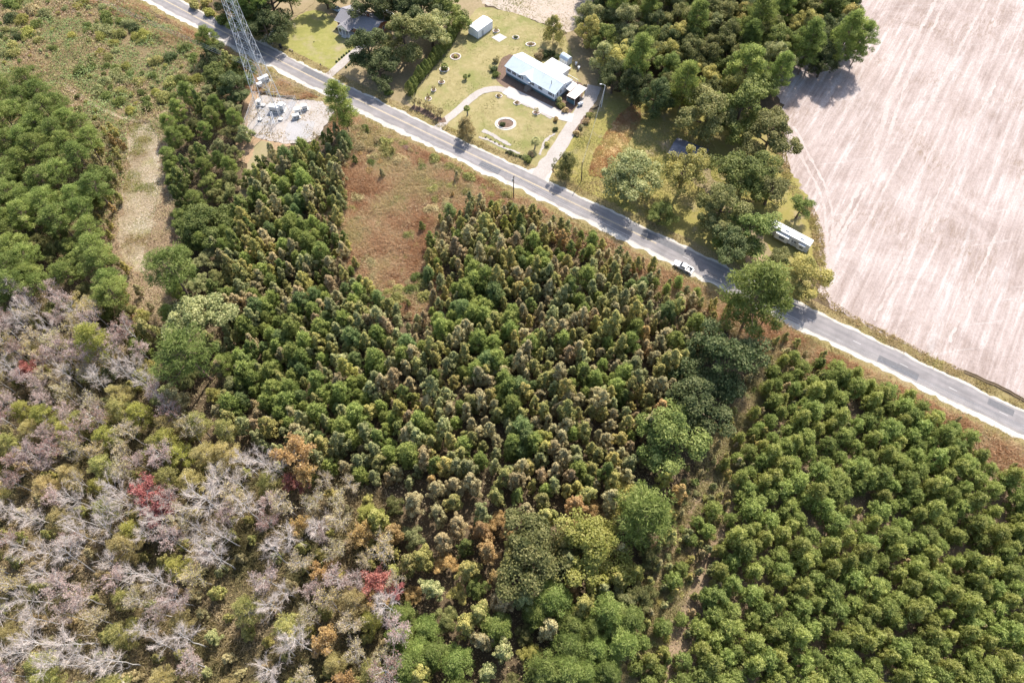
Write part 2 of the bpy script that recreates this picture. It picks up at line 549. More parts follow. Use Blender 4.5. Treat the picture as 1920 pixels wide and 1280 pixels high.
# ---- asphalt: grey, worn paler in the wheel tracks, sand blown in from the edges
def mat_road():
    m, nt, b = new_mat('worn_asphalt')
    p = pos_vec(nt)
    at = nt.nodes.new('ShaderNodeAttribute'); at.attribute_name = 'across'
    r = ramp(nt, [(0, (0.402, 0.361, 0.331)), (.06, (0.288, 0.264, 0.256)), (.2, (0.315, 0.290, 0.281)), (.33, (0.255, 0.239, 0.237)), (.5, (0.295, 0.271, 0.269)),
                  (.66, (0.255, 0.239, 0.237)), (.8, (0.315, 0.290, 0.285)), (.94, (0.275, 0.258, 0.254)), (1, (0.389, 0.355, 0.325))])
    nt.links.new(at.outputs['Fac'], r.inputs[0])
    n1 = noise_node(nt, p, .25, 5, .65, .4)
    r1 = ramp(nt, [(.3, (.60, .60, .595)), (.7, (.88, .87, .86))]); nt.links.new(n1.outputs[0], r1.inputs[0])
    col = mixc(nt, 1.0, r.outputs[0], r1.outputs[0], 'MULTIPLY')
    n2 = noise_node(nt, pos_vec(nt, R(33.8), (.08, 1.3, 1)), 1.0, 5, .7)
    r2 = ramp(nt, [(.3, (.82, .82, .82)), (.7, (1.15, 1.15, 1.15))]); nt.links.new(n2.outputs[0], r2.inputs[0])
    col = mixc(nt, .8, col, mixc(nt, 1.0, col, r2.outputs[0], 'MULTIPLY'))
    n3 = noise_node(nt, p, 9.0, 4, .8)
    r3 = ramp(nt, [(.3, (.85, .85, .85)), (.7, (1.12, 1.12, 1.12))]); nt.links.new(n3.outputs[0], r3.inputs[0])
    col = mixc(nt, 1.0, col, r3.outputs[0], 'MULTIPLY')
    nt.links.new(col, b.inputs['Base Color'])
    b.inputs['Roughness'].default_value = .9
    b.inputs['Specular IOR Level'].default_value = .25
    return m
M['road'] = mat_road()
M['paint_yellow'] = mat_plain('faded_yellow_paint', (.50, .40, .24), .8, 0, .25, 2.0)
M['paint_white'] = mat_plain('faded_white_paint', (.46, .45, .43), .8, 0, .2, 2.0)

# ---- ground: one sheet to the horizon
gm = MB()
gm.add([(-3000, -2500, -.30), (3000, -2500, -.30), (3000, 4500, -.30), (-3000, 4500, -.30)], [(0, 1, 2, 3)])
tag(gm.build('ground', M['ground']), kind='structure')

# pixel outlines of the pieces of land (traced on the ground)
Z_SCRUB = [(-420, -60), (250, -60), (300, 25), (350, 62), (395, 85), (415, 110), (440, 160), (450, 215), (400, 260), (330, 235), (250, 330), (200, 480),
           (140, 520), (-300, 520)]
Z_FIELD = [(1560, -170), (2600, -170), (2600, 1060), (1935, 765), (1850, 727), (1700, 655), (1600, 603), (1545, 566), (1538, 530), (1535, 470), (1533, 430),
           (1520, 395), (1490, 360), (1472, 320), (1462, 270), (1470, 215), (1450, 160), (1480, 110), (1560, 90), (1600, 30)]
Z_SEDGE = [(600, 350), (610, 300), (650, 250), (700, 215), (790, 262), (860, 300), (940, 345), (1000, 380), (940, 400), (850, 410), (820, 460), (840, 560),
           (790, 610), (700, 560), (640, 480), (605, 410)]
Z_YARD1 = [(470, 60), (480, 92), (560, 132), (640, 172), (700, 201), (790, 244), (850, 272), (830, 165), (840, 110), (900, 40), (930, -60), (700, -120), (560, -60), (530, -5)]
Z_LAWN1 = [(503, 80), (520, 58), (552, 34), (580, 17), (612, 22), (636, 44), (664, 62), (676, 85), (660, 98), (640, 118), (608, 138), (565, 116)]
Z_LAWN2 = [(762, 192), (774, 174), (815, 128), (850, 82), (868, 52), (888, 20), (905, 12), (960, 22), (1010, 42), (1060, 66), (1072, 92), (1075, 130),
           (1096, 165), (1100, 200), (1068, 248), (1040, 285), (1012, 322), (960, 305), (880, 266), (826, 240)]
Z_MEADOW = [(1020, 335), (1050, 292), (1080, 246), (1108, 202), (1150, 170), (1240, 160), (1330, 200), (1440, 230), (1470, 300), (1510, 370), (1535, 420),
            (1540, 500), (1520, 540), (1470, 545), (1380, 495), (1280, 448), (1180, 408), (1090, 370)]
Z_RUST = [(1112, 318), (1122, 282), (1140, 250), (1160, 222), (1178, 208), (1192, 214), (1190, 238), (1170, 272), (1150, 300), (1136, 322)]
Z_FALLOW = [(880, -90), (1250, -120), (1100, 20), (1078, 60), (1040, 54), (990, 34), (930, 14), (895, 4)]

sheet('scrub_land', GP(Z_SCRUB), -.20, M['scrub'], amp=1.2, step=1.5, seed=1)
sheet('yard_ground', GP(Z_YARD1), -.16, M['yard'], amp=.8, seed=2)
sheet('yard_side', GP([(1050, 40), (1150, 30), (1180, 120), (1150, 180), (1100, 210), (1070, 160)]), -.17, M['yard'], amp=.8, seed=12)
sheet('meadow', GP(Z_MEADOW), -.16, M['meadow'], amp=1.6, seed=3)
sheet('fallow_land', GP(Z_FALLOW), -.14, M['fallow'], amp=.8, seed=4)
sheet('lawn_front', GP(Z_LAWN1), -.108, M['lawn_green'], amp=.35, seed=5)
sheet('lawn_garden', GP(Z_LAWN2), -.12, M['lawn_tan'], amp=.4, seed=6)
sheet('field', GP(Z_FIELD), -.18, M['field'], amp=1.3, seed=7)
sheet('rust_patch', GP(Z_RUST), -.12, M['rust_soil'], amp=1.6, step=.7, seed=8)
sheet('sedge_clearing', GP(Z_SEDGE), -.20, M['sedge_soil'], amp=1.5, step=1.0, seed=9)
Z_SWAMP = [(-200, 560), (120, 575), (240, 640), (300, 760), (430, 850), (620, 880), (740, 940), (760, 1110), (735, 1400), (-200, 1400)]
sheet('swamp', GP(Z_SWAMP), -.22, M['swamp_floor'], amp=2.0, step=1.5, seed=10)
Z_PLANT = [(1488, 655), (1600, 690), (1720, 735), (1830, 800), (1930, 850), (2100, 930), (2100, 1400), (1140, 1400), (1200, 1230), (1290, 1040), (1350, 910), (1400, 800), (1450, 710)]
sheet('plantation_floor', GP(Z_PLANT), -.22, M['break'], amp=1.0, step=1.5, seed=11)

# ---- the road, nearly straight from the far left to the near right
ROAD_PX = [(120, -96), (308, 0), (400, 50), (520, 112), (666, 185), (742, 221), (818, 258), (900, 297), (980, 335), (1078, 382), (1200, 441), (1320, 500), (1440, 560), (1566, 622),
           (1700, 687), (1817, 744), (1909, 788), (2050, 857), (2400, 1030)]
ROAD = resample(smooth(GP(ROAD_PX), 3, False), 1.0)
_RP, _RT, _RN = path_frame(ROAD)
def road_off(x, y):
    """signed distance to the road's centre line: + on the far side"""
    x = np.atleast_1d(np.asarray(x, float)); y = np.atleast_1d(np.asarray(y, float))
    d = (x[:, None] - _RP[None, ::2, 0]) ** 2 + (y[:, None] - _RP[None, ::2, 1]) ** 2
    i = d.argmin(1) * 2
    return (x - _RP[i, 0]) * _RN[i, 0] + (y - _RP[i, 1]) * _RN[i, 1]
HW = 2.95
RD = [tuple(p) for p in ROAD]
ribbon('verge_near', RD, -7.6, -HW - .4, -.10, M['verge'], amp=(1.0, 0), seed=21, smth=False)
ribbon('verge_far', RD, HW + .3, 6.2, -.10, M['verge'], amp=(0, .5), seed=22, smth=False)
ribbon('shoulder_near', RD, -HW - 1.45, -HW + .5, -.06, M['sand'], amp=(.75, .0), seed=23, smth=False)
ribbon('shoulder_far', RD, HW - .5, HW + .62, -.06, M['sand'], amp=(0, .5), seed=24, smth=False)
road = ribbon('road', RD, -HW, HW, -.02, M['road'], amp=(.34, .26), seed=25, smth=False, cross=16)
# centre line: double yellow up to the bend in the wires, broken beyond
k_ = int(np.argmin((ROAD[:, 0] - G(1240, 461)[0]) ** 2 + (ROAD[:, 1] - G(1240, 461)[1]) ** 2))
for off in (-.17, .07):
    ribbon('centre_line', RD[:k_], off, off + .11, -.012, M['paint_yellow'], parent=road, smth=False, amp=(.01, .01), seed=3)
i = k_ + 6
while i < len(RD) - 5:
    ribbon('lane_dash', RD[i:i + 4], -.05, .06, -.012, M['paint_white'], parent=road, smth=False)
    i += 12
M['patch'] = mat_plain('asphalt_patch', (.13, .127, .13), .9, 0, .15, 1.5, .2)
for (u, v), n_, o0, o1 in (((560, 132), 14, .3, 2.5), ((905, 299), 9, -2.6, -.5), ((1170, 426), 20, .4, 2.4), ((1650, 662), 12, -2.5, -.4), ((1850, 760), 8, .5, 2.3), ((380, 38), 10, -2.5, -.6)):
    q = int(np.argmin(((ROAD - np.array(G(u, v))) ** 2).sum(1)))
    ribbon('asphalt_patch', RD[q:q + n_], o0, o1, -.0165, M['patch'], parent=road, smth=False, amp=(.08, .08), seed=n_)
# drainage ditch cut between the verge and the field, and one on the near side
def ditch(name, a, b, off, wid, dep, seed):
    ia = int(np.argmin(((ROAD - np.array(G(*a))) ** 2).sum(1))); ib = int(np.argmin(((ROAD - np.array(G(*b))) ** 2).sum(1)))
    P, T, N = path_frame(ROAD[ia:ib])
    n = len(P)
    j = (fnoise(P[:, 0], P[:, 1] + seed, .25) - .5) * 1.0
    prof = [(-wid * .9, -.07), (-wid * .45, .12), (-wid * .12, .05), (wid * .1, .02), (wid * .45, .16), (wid, -.15)]
    V = []
    for o_, z in prof:
        V.append(np.hstack([P + N * (off + o_ + j)[:, None], np.full((n, 1), z) + (np.random.default_rng(seed).normal(size=(n, 1)) * .04 if z > 0 else 0)]))
    V = np.stack(V, 1).reshape(-1, 3); m = len(prof)
    F = [(r * m + c, (r + 1) * m + c, (r + 1) * m + c + 1, r * m + c + 1) for r in range(n - 1) for c in range(m - 1)]
    o = MB().add(V, F).build(name, M['ground']); o['kind'] = 'structure'
    if o.data.polygons[0].normal.z < 0: o.data.flip_normals()
ditch('ditch_far', (1790, 735), (2050, 857), 6.6, .7, .3, 31)
ditch('ditch_near', (300, 0), (470, 88), -7.2, .8, .3, 32)

# ---- drives, tracks and pads
def R_(name, px, wid, z, mat, amp=.3, seed=0):
    return ribbon(name, GP(px), -wid / 2, wid / 2, z, mat, amp=(amp, amp), seed=seed)
R_('driveway_right', [(1006, 336), (1022, 312), (1044, 284), (1066, 248), (1086, 214), (1102, 190), (1116, 160)], 4.4, -.05, M['drive'], .35, 41)
sheet('driveway_mouth', GP([(980, 322), (1003, 314), (1018, 308), (1036, 318), (1032, 332), (1024, 346), (1000, 338)]), -.055, M['sand'], amp=.3, step=.6, seed=42)
R_('driveway_loop', [(816, 244), (834, 228), (862, 203), (890, 178), (905, 170), (922, 166), (938, 166), (952, 171)], 2.6, -.05, M['drive'], .2, 43)
R_('driveway_front', [(948, 168), (962, 175), (990, 188), (1020, 202), (1050, 217), (1080, 222)], 4.0, -.045, M['concrete'], .1, 44)
R_('driveway_house', [(606, 150), (618, 140), (640, 120), (662, 100), (684, 82)], 3.0, -.05, M['drive'], .15, 45)
sheet('driveway_sand', GP([(470, 92), (485, 80), (500, 68), (512, 52), (528, 28), (545, -8), (575, -30), (600, -20), (588, 8), (560, 26), (530, 46), (516, 62), (504, 78), (492, 96)]), -.066, M['yard'], amp=.7, seed=46)
sheet('driveway_sand_mouth', GP([(468, 92), (480, 82), (500, 66), (515, 52), (520, 58), (506, 74), (497, 90), (490, 100)]), -.05, M['sand'], amp=.5, step=.6, seed=47)
sheet('clay_strip', GP([(476, 150), (492, 150), (486, 180), (470, 222), (462, 250), (500, 266), (560, 268), (500, 285), (470, 310), (440, 290), (442, 250), (455, 200)]), -.15, M['clay'], amp=.6, seed=48)
sheet('compound_pad', GP([(480, 176), (522, 184), (562, 188), (596, 188), (622, 182), (640, 184), (634, 200), (616, 222), (594, 262), (560, 268), (520, 268), (466, 252), (458, 240)]), -.12, M['pad_sand'], amp=.4, seed=49)
sheet('verge_compound', GP([(500, 148), (520, 152), (560, 172), (606, 184), (580, 188), (525, 180), (490, 172)]), -.09, M['verge'], amp=.4, seed=50)
sheet('gravel_compound', GP([(486, 196), (522, 190), (556, 190), (540, 222), (520, 232), (478, 236)]), -.08, M['gravel'], amp=.15, step=.6, seed=51, sm=0)
sheet('gravel_turning', GP([(536, 230), (560, 226), (590, 226), (588, 240), (582, 258), (560, 262), (534, 263)]), -.08, M['gravel'], amp=.3, step=.6, seed=52)
sheet('right_of_way', GP([(484, 262), (508, 268), (503, 284), (484, 318), (464, 372), (448, 420), (436, 410), (448, 350), (466, 300)]), -.13, M['row_track'], amp=.5, seed=53)
sheet('track_side', GP([(216, 240), (262, 220), (306, 226), (330, 300), (345, 420), (340, 560), (300, 640), (240, 620), (196, 490), (196, 400), (212, 320)]), -.17, M['break'], amp=1.5, seed=60)
sheet('mown_track', GP([(240, 236), (258, 227), (282, 228), (297, 262), (302, 330), (290, 400), (278, 460), (272, 515), (248, 502), (226, 460), (222, 400), (236, 330), (242, 280)]), -.14, M['mulch_track'], amp=1.8, seed=54)
R_('bank_track', [(110, 150), (150, 182), (190, 205), (236, 224), (270, 228), (305, 215), (338, 190)], 1.3, -.12, M['mulch_track'], .6, 55)
R_('fire_break', [(1475, 640), (1440, 705), (1400, 775), (1352, 850), (1318, 915), (1288, 975), (1240, 1070), (1195, 1170), (1160, 1290), (1150, 1400)], 1.7, -.15, M['break'], 1.0, 56)
sheet('yard_worn_track', GP([(1310, 300), (1340, 330), (1375, 380), (1420, 420), (1440, 470), (1480, 520), (1455, 520), (1400, 440), (1350, 385), (1300, 340), (1262, 300)]), -.13, M['yard'], amp=1.0, seed=57)
sheet('bare_earth', GP([(1400, 480), (1425, 472), (1446, 486), (1440, 510), (1415, 520), (1395, 505)]), -.11, M['clay'], amp=.6, step=.6, seed=58)
sheet('mulch_border', GP([(936, 118), (950, 100), (968, 104), (1000, 150), (1040, 176), (1062, 160), (1086, 150), (1098, 168), (1084, 196), (1066, 216), (1050, 212), (1020, 196), (985, 180),
                          (955, 168), (936, 156), (926, 140)]), -.10, M['mulch'], amp=.3, step=.7, seed=59)
sheet('concrete_slab', GP([(921, 70), (937, 62.5), (951, 70), (936, 79)]), -.06, M['concrete'], amp=0, sm=0)

# pale wheel tracks where the machines turned along the headland and ran down the rows
for i, (px, wd) in enumerate([([(1552, 470), (1572, 420), (1598, 378), (1622, 330), (1640, 290), (1652, 250), (1664, 200), (1682, 150), (1706, 96), (1740, 30), (1775, -40)], 1.1), ([(1562, 474), (1584, 424), (1612, 380), (1636, 332), (1654, 292), (1668, 250), (1684, 196), (1706, 140), (1740, 70), (1790, -30)], .8),
                          ([(1474, 240), (1500, 290), (1530, 340), (1548, 392), (1552, 450), (1546, 520)], .9), ([(1488, 236), (1516, 288), (1546, 340), (1562, 396), (1564, 450), (1556, 530)], .9),
                          ([(1600, 470), (1650, 370), (1720, 240), (1790, 110), (1860, -20)], .8), ([(1640, 600), (1700, 480), (1790, 300), (1880, 130), (1930, 20)], .7), ([(1780, 640), (1840, 500), (1920, 330), (1980, 200)], .8)]):
    wd *= 1.0
    ribbon('wheel_track', GP(px), -wd / 2, wd / 2, -.172 + .001 * i, M['field_track'], amp=(.38, .38), seed=130 + i, step=.8)
# ================================================================== plants: shapes
M['bark'] = mat_plain('brown_bark', (.13, .095, .07), .95, 0, .35, 4.0, .1)
M['bark_grey'] = mat_plain('grey_bark', (.27, .24, .22), .95, 0, .3, 4.0, .1)
M['bark_pale'] = mat_plain('pale_bark', (.56, .53, .50), .9, 0, .22, 3.0, .1)
M['twig'] = mat_plain('mauve_twigs', (.53, .455, .40), .95, 0, .25, .35, .1)
M['bark_pine'] = mat_plain('pine_bark', (.19, .135, .105), .95, 0, .3, 4.0, .1)

LEAF = {
 'pine': [(0.088, 0.127, 0.032), (0.205, 0.260, 0.062), (0.446, 0.484, 0.141)],
 'pine_lite': [(0.097, 0.133, 0.032), (0.218, 0.273, 0.065), (0.431, 0.470, 0.151)],
 'pine_blue': [(0.073, 0.120, 0.044), (0.152, 0.220, 0.073), (0.329, 0.384, 0.146)],
 'olive': [(0.166, 0.188, 0.057), (0.364, 0.351, 0.114), (0.613, 0.539, 0.217)],
 'oak': [(.095, .112, .036), (.205, .210, .070), (.385, .360, .145)],
 'moss': [(0.124, 0.145, 0.032), (0.266, 0.296, 0.067), (0.484, 0.487, 0.162)],
 'sage': [(0.140, 0.169, 0.063), (0.326, 0.339, 0.137), (0.587, 0.558, 0.274)],
 'tan': [(0.230, 0.199, 0.089), (0.483, 0.392, 0.201), (0.640, 0.593, 0.324)],
 'brown': [(0.266, 0.199, 0.101), (0.447, 0.345, 0.178), (0.640, 0.513, 0.290)],
 'gold': [(0.199, 0.199, 0.062), (0.423, 0.374, 0.118), (0.640, 0.544, 0.195)],
 'rust': [(0.278, 0.181, 0.073), (0.508, 0.333, 0.134), (0.640, 0.483, 0.223)],
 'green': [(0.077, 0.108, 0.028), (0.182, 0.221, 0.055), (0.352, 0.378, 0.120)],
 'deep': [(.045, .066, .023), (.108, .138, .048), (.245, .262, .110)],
 'lime':      [(.235, .240, .055), (.370, .355, .085), (.510, .465, .155)],
 'straw':     [(.320, .265, .105), (.460, .380, .155), (.570, .480, .235)],
 'red': [(.330, .110, .090), (.450, .170, .140), (.520, .270, .225)],
 'pink': [(.360, .250, .215), (.460, .340, .300), (.560, .440, .390)],
 'orange': [(.340, .220, .090), (.470, .310, .125), (.560, .410, .200)],
 'wine': [(.250, .150, .120), (.340, .215, .175), (.430, .290, .245)],
}
for k in LEAF:
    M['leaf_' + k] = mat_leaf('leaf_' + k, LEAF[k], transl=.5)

def ball(g, n, shell=.45):
    d = g.normal(size=(n, 3)); d /= np.linalg.norm(d, axis=1)[:, None]
    r = (shell ** 3 + (1 - shell ** 3) * g.random(n)) ** (1 / 3)
    return d, r
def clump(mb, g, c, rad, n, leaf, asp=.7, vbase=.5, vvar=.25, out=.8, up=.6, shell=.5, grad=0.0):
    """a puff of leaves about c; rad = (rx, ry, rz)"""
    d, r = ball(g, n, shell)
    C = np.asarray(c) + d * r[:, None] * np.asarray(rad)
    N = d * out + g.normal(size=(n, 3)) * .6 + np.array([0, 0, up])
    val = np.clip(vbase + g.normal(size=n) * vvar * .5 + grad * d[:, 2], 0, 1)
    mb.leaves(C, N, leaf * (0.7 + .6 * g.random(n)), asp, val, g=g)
def needles(mb, g, c, rad, n, ln, asp=.22, vbase=.5, vvar=.25, up=.5):
    """pine foliage: thin blades that stand out from the clump and a little up"""
    d, r = ball(g, n, .35)
    C = np.asarray(c) + d * r[:, None] * np.asarray(rad)
    D = d + np.array([0, 0, up]) + g.normal(size=(n, 3)) * .45
    N = g.normal(size=(n, 3)) + d * .5 + np.array([0, 0, .5])
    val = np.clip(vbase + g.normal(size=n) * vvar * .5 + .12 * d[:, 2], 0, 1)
    mb.leaves(C, N, ln * (.7 + .6 * g.random(n)), asp, val, spin=D, g=g)
def limb(mb, g, p, q, r0, r1, sides=4, sag=.12, n=4):
    p = np.asarray(p, float); q = np.asarray(q, float)
    L = np.linalg.norm(q - p)
    mid = (p + q) / 2 + g.normal(size=3) * L * sag * .5 + np.array([0, 0, L * sag * .3])
    t = np.linspace(0, 1, n)[:, None]
    P = (1 - t) ** 2 * p + 2 * t * (1 - t) * mid + t * t * q
    mb.tube(P, np.linspace(r0, r1, n), sides, cap=False)
    return P
def trunk_path(g, h, lean=.02, n=6):
    z = np.linspace(0, h, n)
    a = g.normal(size=2) * lean * h
    w_ = np.cumsum(g.normal(size=(n, 2)) * lean * h * .25, axis=0); w_ -= w_[0]
    return np.column_stack([a[0] * (z / h) + w_[:, 0], a[1] * (z / h) + w_[:, 1], z])
def at_h(path, z):
    return np.array([np.interp(z, path[:, 2], path[:, i]) for i in range(3)])

def gen_broadleaf(seed, h=11, rad=4.6, base=.12, ncl=46, per=150, leaf=.42, flat=.85, nlobe=6):
    """spreading hardwood: trunk, limbs into uneven lobes, leaf clumps over each lobe with gaps between"""
    g = np.random.default_rng(seed)
    tr, cr = MB(), MB()
    path = trunk_path(g, h * .72, .03)
    tr.tube(path, np.linspace(.034 * h, .012 * h, len(path)), 7)
    lobes = [(np.array([0, 0, h * .70]) + g.normal(size=3) * rad * .1, rad * .52)]
    a0 = g.random() * 6.28
    for i in range(nlobe):
        a = a0 + i * 6.28 / nlobe + g.normal() * .35
        r = rad * (.45 + .28 * g.random())
        z = h * (base + .18 + .42 * g.random())
        lobes.append((np.array([math.cos(a) * r, math.sin(a) * r, z]), rad * (.30 + .20 * g.random())))
    tot = sum(q[1] ** 2 for q in lobes)
    for c, lr in lobes:
        e = c - np.array([0, 0, lr * .4])
        limb(tr, g, at_h(path, min(h * .68, max(h * .12, c[2] - np.hypot(c[0], c[1]) * .7))), e, .016 * h, .006 * h, 5)
        n = max(4, int(ncl * lr ** 2 / tot))
        for k in range(n):
            d = g.normal(size=3); d /= np.linalg.norm(d); d[2] = abs(d[2]) * .9 - .25 if g.random() < .8 else d[2]
            p = c + d * lr * (.55 + .45 * g.random()) * np.array([1, 1, flat])
            p[2] = max(p[2], h * .05)
            kk = rad * (.12 + .13 * g.random())
            limb(tr, g, e, p, .005 * h, .0015 * h, 3, n=3)
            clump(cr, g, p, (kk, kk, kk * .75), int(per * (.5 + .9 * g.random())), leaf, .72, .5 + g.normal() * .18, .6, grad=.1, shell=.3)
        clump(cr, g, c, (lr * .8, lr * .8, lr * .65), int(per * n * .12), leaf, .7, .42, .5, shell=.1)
    return tr, cr
def gen_gum(seed, h=8, rad=2.0, per=120, leaf=.30, col=1.0, thin=0.0):
    """young sweetgum: an upright oval, ragged, tops turning first"""
    g = np.random.default_rng(seed)
    tr, cr = MB(), MB()
    path = trunk_path(g, h * .97, .02)
    tr.tube(path, np.linspace(.085, .015, len(path)), 5)
    n = int(40 + h * 3.0)
    for i in range(n):
        t = (i + g.random()) / n
        z = h * (.16 + .82 * t)
        prof = math.sin(math.pi * min(1, (t * .80 + .18))) ** .7 * (1.12 - .42 * t)
        a = g.random() * 6.28
        rr = rad * prof * (.35 + .65 * math.sqrt(g.random())) * (.75 + .5 * g.random()) * (1 + .25 * math.sin(a * 2 + seed) + .18 * math.sin(a * 3 + t * 9))
        c = np.array([math.cos(a) * rr, math.sin(a) * rr, z]) + at_h(path, z) * np.array([1, 1, 0])
        if g.random() < .6:
            limb(tr, g, at_h(path, z - rr * .7), c, .03, .008, 3, n=3)
        k = rad * (.22 + .13 * g.random()) * (1.1 - .35 * t)
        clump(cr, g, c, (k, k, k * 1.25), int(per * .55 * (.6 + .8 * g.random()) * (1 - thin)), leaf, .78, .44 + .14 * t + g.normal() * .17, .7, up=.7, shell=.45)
    return tr, cr
def gen_young_pine(seed, h=6.5, rad=2.1, dens=1.0, ln=.5):
    """young loblolly: whorls of upswept branches, bushy, tufts of needles at the ends"""
    g = np.random.default_rng(seed)
    tr, cr = MB(), MB()
    path = trunk_path(g, h * .95, .015)
    tr.tube(path, np.linspace(.10, .018, len(path)), 5)
    nw = int(7 + h * .5)
    for i in range(nw):
        t = (i + .5) / nw
        z0 = h * (.08 + .80 * t)
        prof = (1 - t) ** .62 * (1.0 if t > .15 else .8)
        nb = 6 if t < .7 else 4
        a0 = g.random() * 6.28
        for b in range(nb):
            a = a0 + b * 6.28 / nb + g.normal() * .25
            L = rad * (prof + .13) * (.72 + .5 * g.random())
            p = at_h(path, z0)
            q = p + np.array([math.cos(a) * L, math.sin(a) * L, L * (.35 + .45 * t) + .15])
            if b % 2 == 0: limb(tr, g, p, q, .028, .008, 3, n=3)
            k = .42 + .22 * g.random()
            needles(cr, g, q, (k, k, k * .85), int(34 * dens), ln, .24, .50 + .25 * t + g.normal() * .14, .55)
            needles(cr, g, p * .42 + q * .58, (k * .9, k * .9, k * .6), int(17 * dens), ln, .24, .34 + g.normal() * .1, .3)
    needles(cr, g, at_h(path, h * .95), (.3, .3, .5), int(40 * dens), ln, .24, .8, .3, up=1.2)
    return tr, cr
def gen_pine(seed, h=19, rad=4.0, base=.55, ncl=42, per=115, ln=.62, bare=True):
    """tall pine: long clean trunk, layered irregular crown of needle puffs"""
    g = np.random.default_rng(seed)
    tr, cr = MB(), MB()
    path = trunk_path(g, h * .97, .022, 8)
    tr.tube(path, np.linspace(.0125 * h + .02, .03, len(path)), 7)
    for i in range(ncl):
        t = (i + g.random()) / ncl
        z = h * (base + (.98 - base) * t)
        prof = (math.sin(math.pi * min(1, .22 + .78 * t)) ** .6)
        a = i * 2.4 + g.normal() * .4
        rr = rad * prof * (.30 + .75 * g.random() ** .6)
        p = at_h(path, z - rr * .15)
        c = p + np.array([math.cos(a) * rr, math.sin(a) * rr, rr * .22])
        limb(tr, g, p, c, .007 * h * (1 - t * .5), .015, 4, .18)
        k = rad * (.22 + .12 * g.random())
        needles(cr, g, c, (k, k, k * .55), int(per * (.7 + .6 * g.random())), ln, .2, .5 + g.normal() * .16, .35)
        needles(cr, g, c * .6 + p * .4, (k * .8, k * .8, k * .4), int(per * .35), ln, .2, .4 + g.normal() * .1, .3)
    if bare:
        for i in range(5):
            z = h * (base - .05 - .3 * g.random()); a = g.random() * 6.28; L = .5 + g.random()
            p = at_h(path, z); limb(tr, g, p, p + np.array([math.cos(a) * L, math.sin(a) * L, .15]), .03, .01, 3, n=3)
    return tr, cr
def gen_bare(seed, h=15, spread=3.0, leafn=0, leaf=.26, forks=9, first=.45, fine=1.0):
    """leafless swamp hardwood: pale pole, rising limbs, a haze of twigs"""
    g = np.random.default_rng(seed)
    tr, cr = MB(), MB()
    path = trunk_path(g, h * .9, .035, 7)
    tr.tube(path, np.linspace(.0085 * h + .03, .03, len(path)), 5)
    tips, dirs = [], []
    for i in range(forks):
        t = (i + g.random()) / forks
        z = h * (first + (.88 - first) * t)
        a = i * 2.4 + g.normal() * .5
        L = spread * (1.15 - .55 * t) * (.7 + .5 * g.random())
        p = at_h(path, z)
        q = p + np.array([math.cos(a) * L * .75, math.sin(a) * L * .75, L * (.75 + .4 * g.random())])
        P = limb(tr, g, p, q, .034, .013, 4, .1)
        for j in range(6):
            f = .3 + .7 * (j + g.random()) / 6
            b = P[0] * (1 - f) + P[-1] * f
            d = (q - p) / np.linalg.norm(q - p) + g.normal(size=3) * .55 + np.array([0, 0, .25])
            d /= np.linalg.norm(d)
            l2 = L * (.28 + .3 * g.random())
            e = b + d * l2
            tr.tube([b, (b + e) / 2 + g.normal(size=3) * .06, e], [.013, .010, .006], 3, cap=False)
            tips.append((b, e, d))
    # twigs: slim blades
    B = []; E_ = []
    for b, e, d in tips:
        for j in range(int(17 * fine)):
            f = .15 + .85 * g.random()
            s = b * (1 - f) + e * f
            dd = d + g.normal(size=3) * .6 + np.array([0, 0, .35]); dd /= np.linalg.norm(dd)
            B.append(s); E_.append(s + dd * (.45 + .75 * g.random()))
    B = np.array(B); E_ = np.array(E_)
    D = E_ - B; L = np.linalg.norm(D, axis=1)
    W = np.cross(D, g.normal(size=D.shape)); W /= np.linalg.norm(W, axis=1)[:, None] + 1e-9
    wd = .012
    V = np.stack([B + W * wd, B - W * wd, E_ - W * wd * .5, E_ + W * wd * .5], 1).reshape(-1, 3)
    cr.add(V, np.arange(len(V)).reshape(-1, 4), val=.5 + g.normal(size=len(B)) * .15)
    lv = None
    if leafn:
        lv = MB()
        idx = g.integers(0, len(B), leafn)
        C = E_[idx] * .8 + B[idx] * .2 + g.normal(size=(leafn, 3)) * .16
        lv.leaves(C, g.normal(size=(leafn, 3)) + np.array([0, 0, .5]), leaf * (.7 + .6 * g.random(leafn)), .8, np.clip(.5 + g.normal(size=leafn) * .25, 0, 1), g=g)
    return tr, cr, lv
def gen_bush(seed, h=1.6, rad=1.3, per=110, leaf=.26, n=9, asp=.7):
    g = np.random.default_rng(seed)
    tr, cr = MB(), MB()
    for i in range(n):
        a = g.random() * 6.28; r = rad * .62 * math.sqrt(g.random()); k = rad * (.36 + .2 * g.random())
        c = np.array([math.cos(a) * r, math.sin(a) * r, max(k * .5, h * (.35 + .4 * g.random()) * (1 - .4 * r / rad))])
        clump(cr, g, c, (k, k, k * .9), per, leaf, asp, .5 + g.normal() * .15, .4)
        limb(tr, g, (0, 0, 0), c, .035, .012, 3, n=3)
    return tr, cr
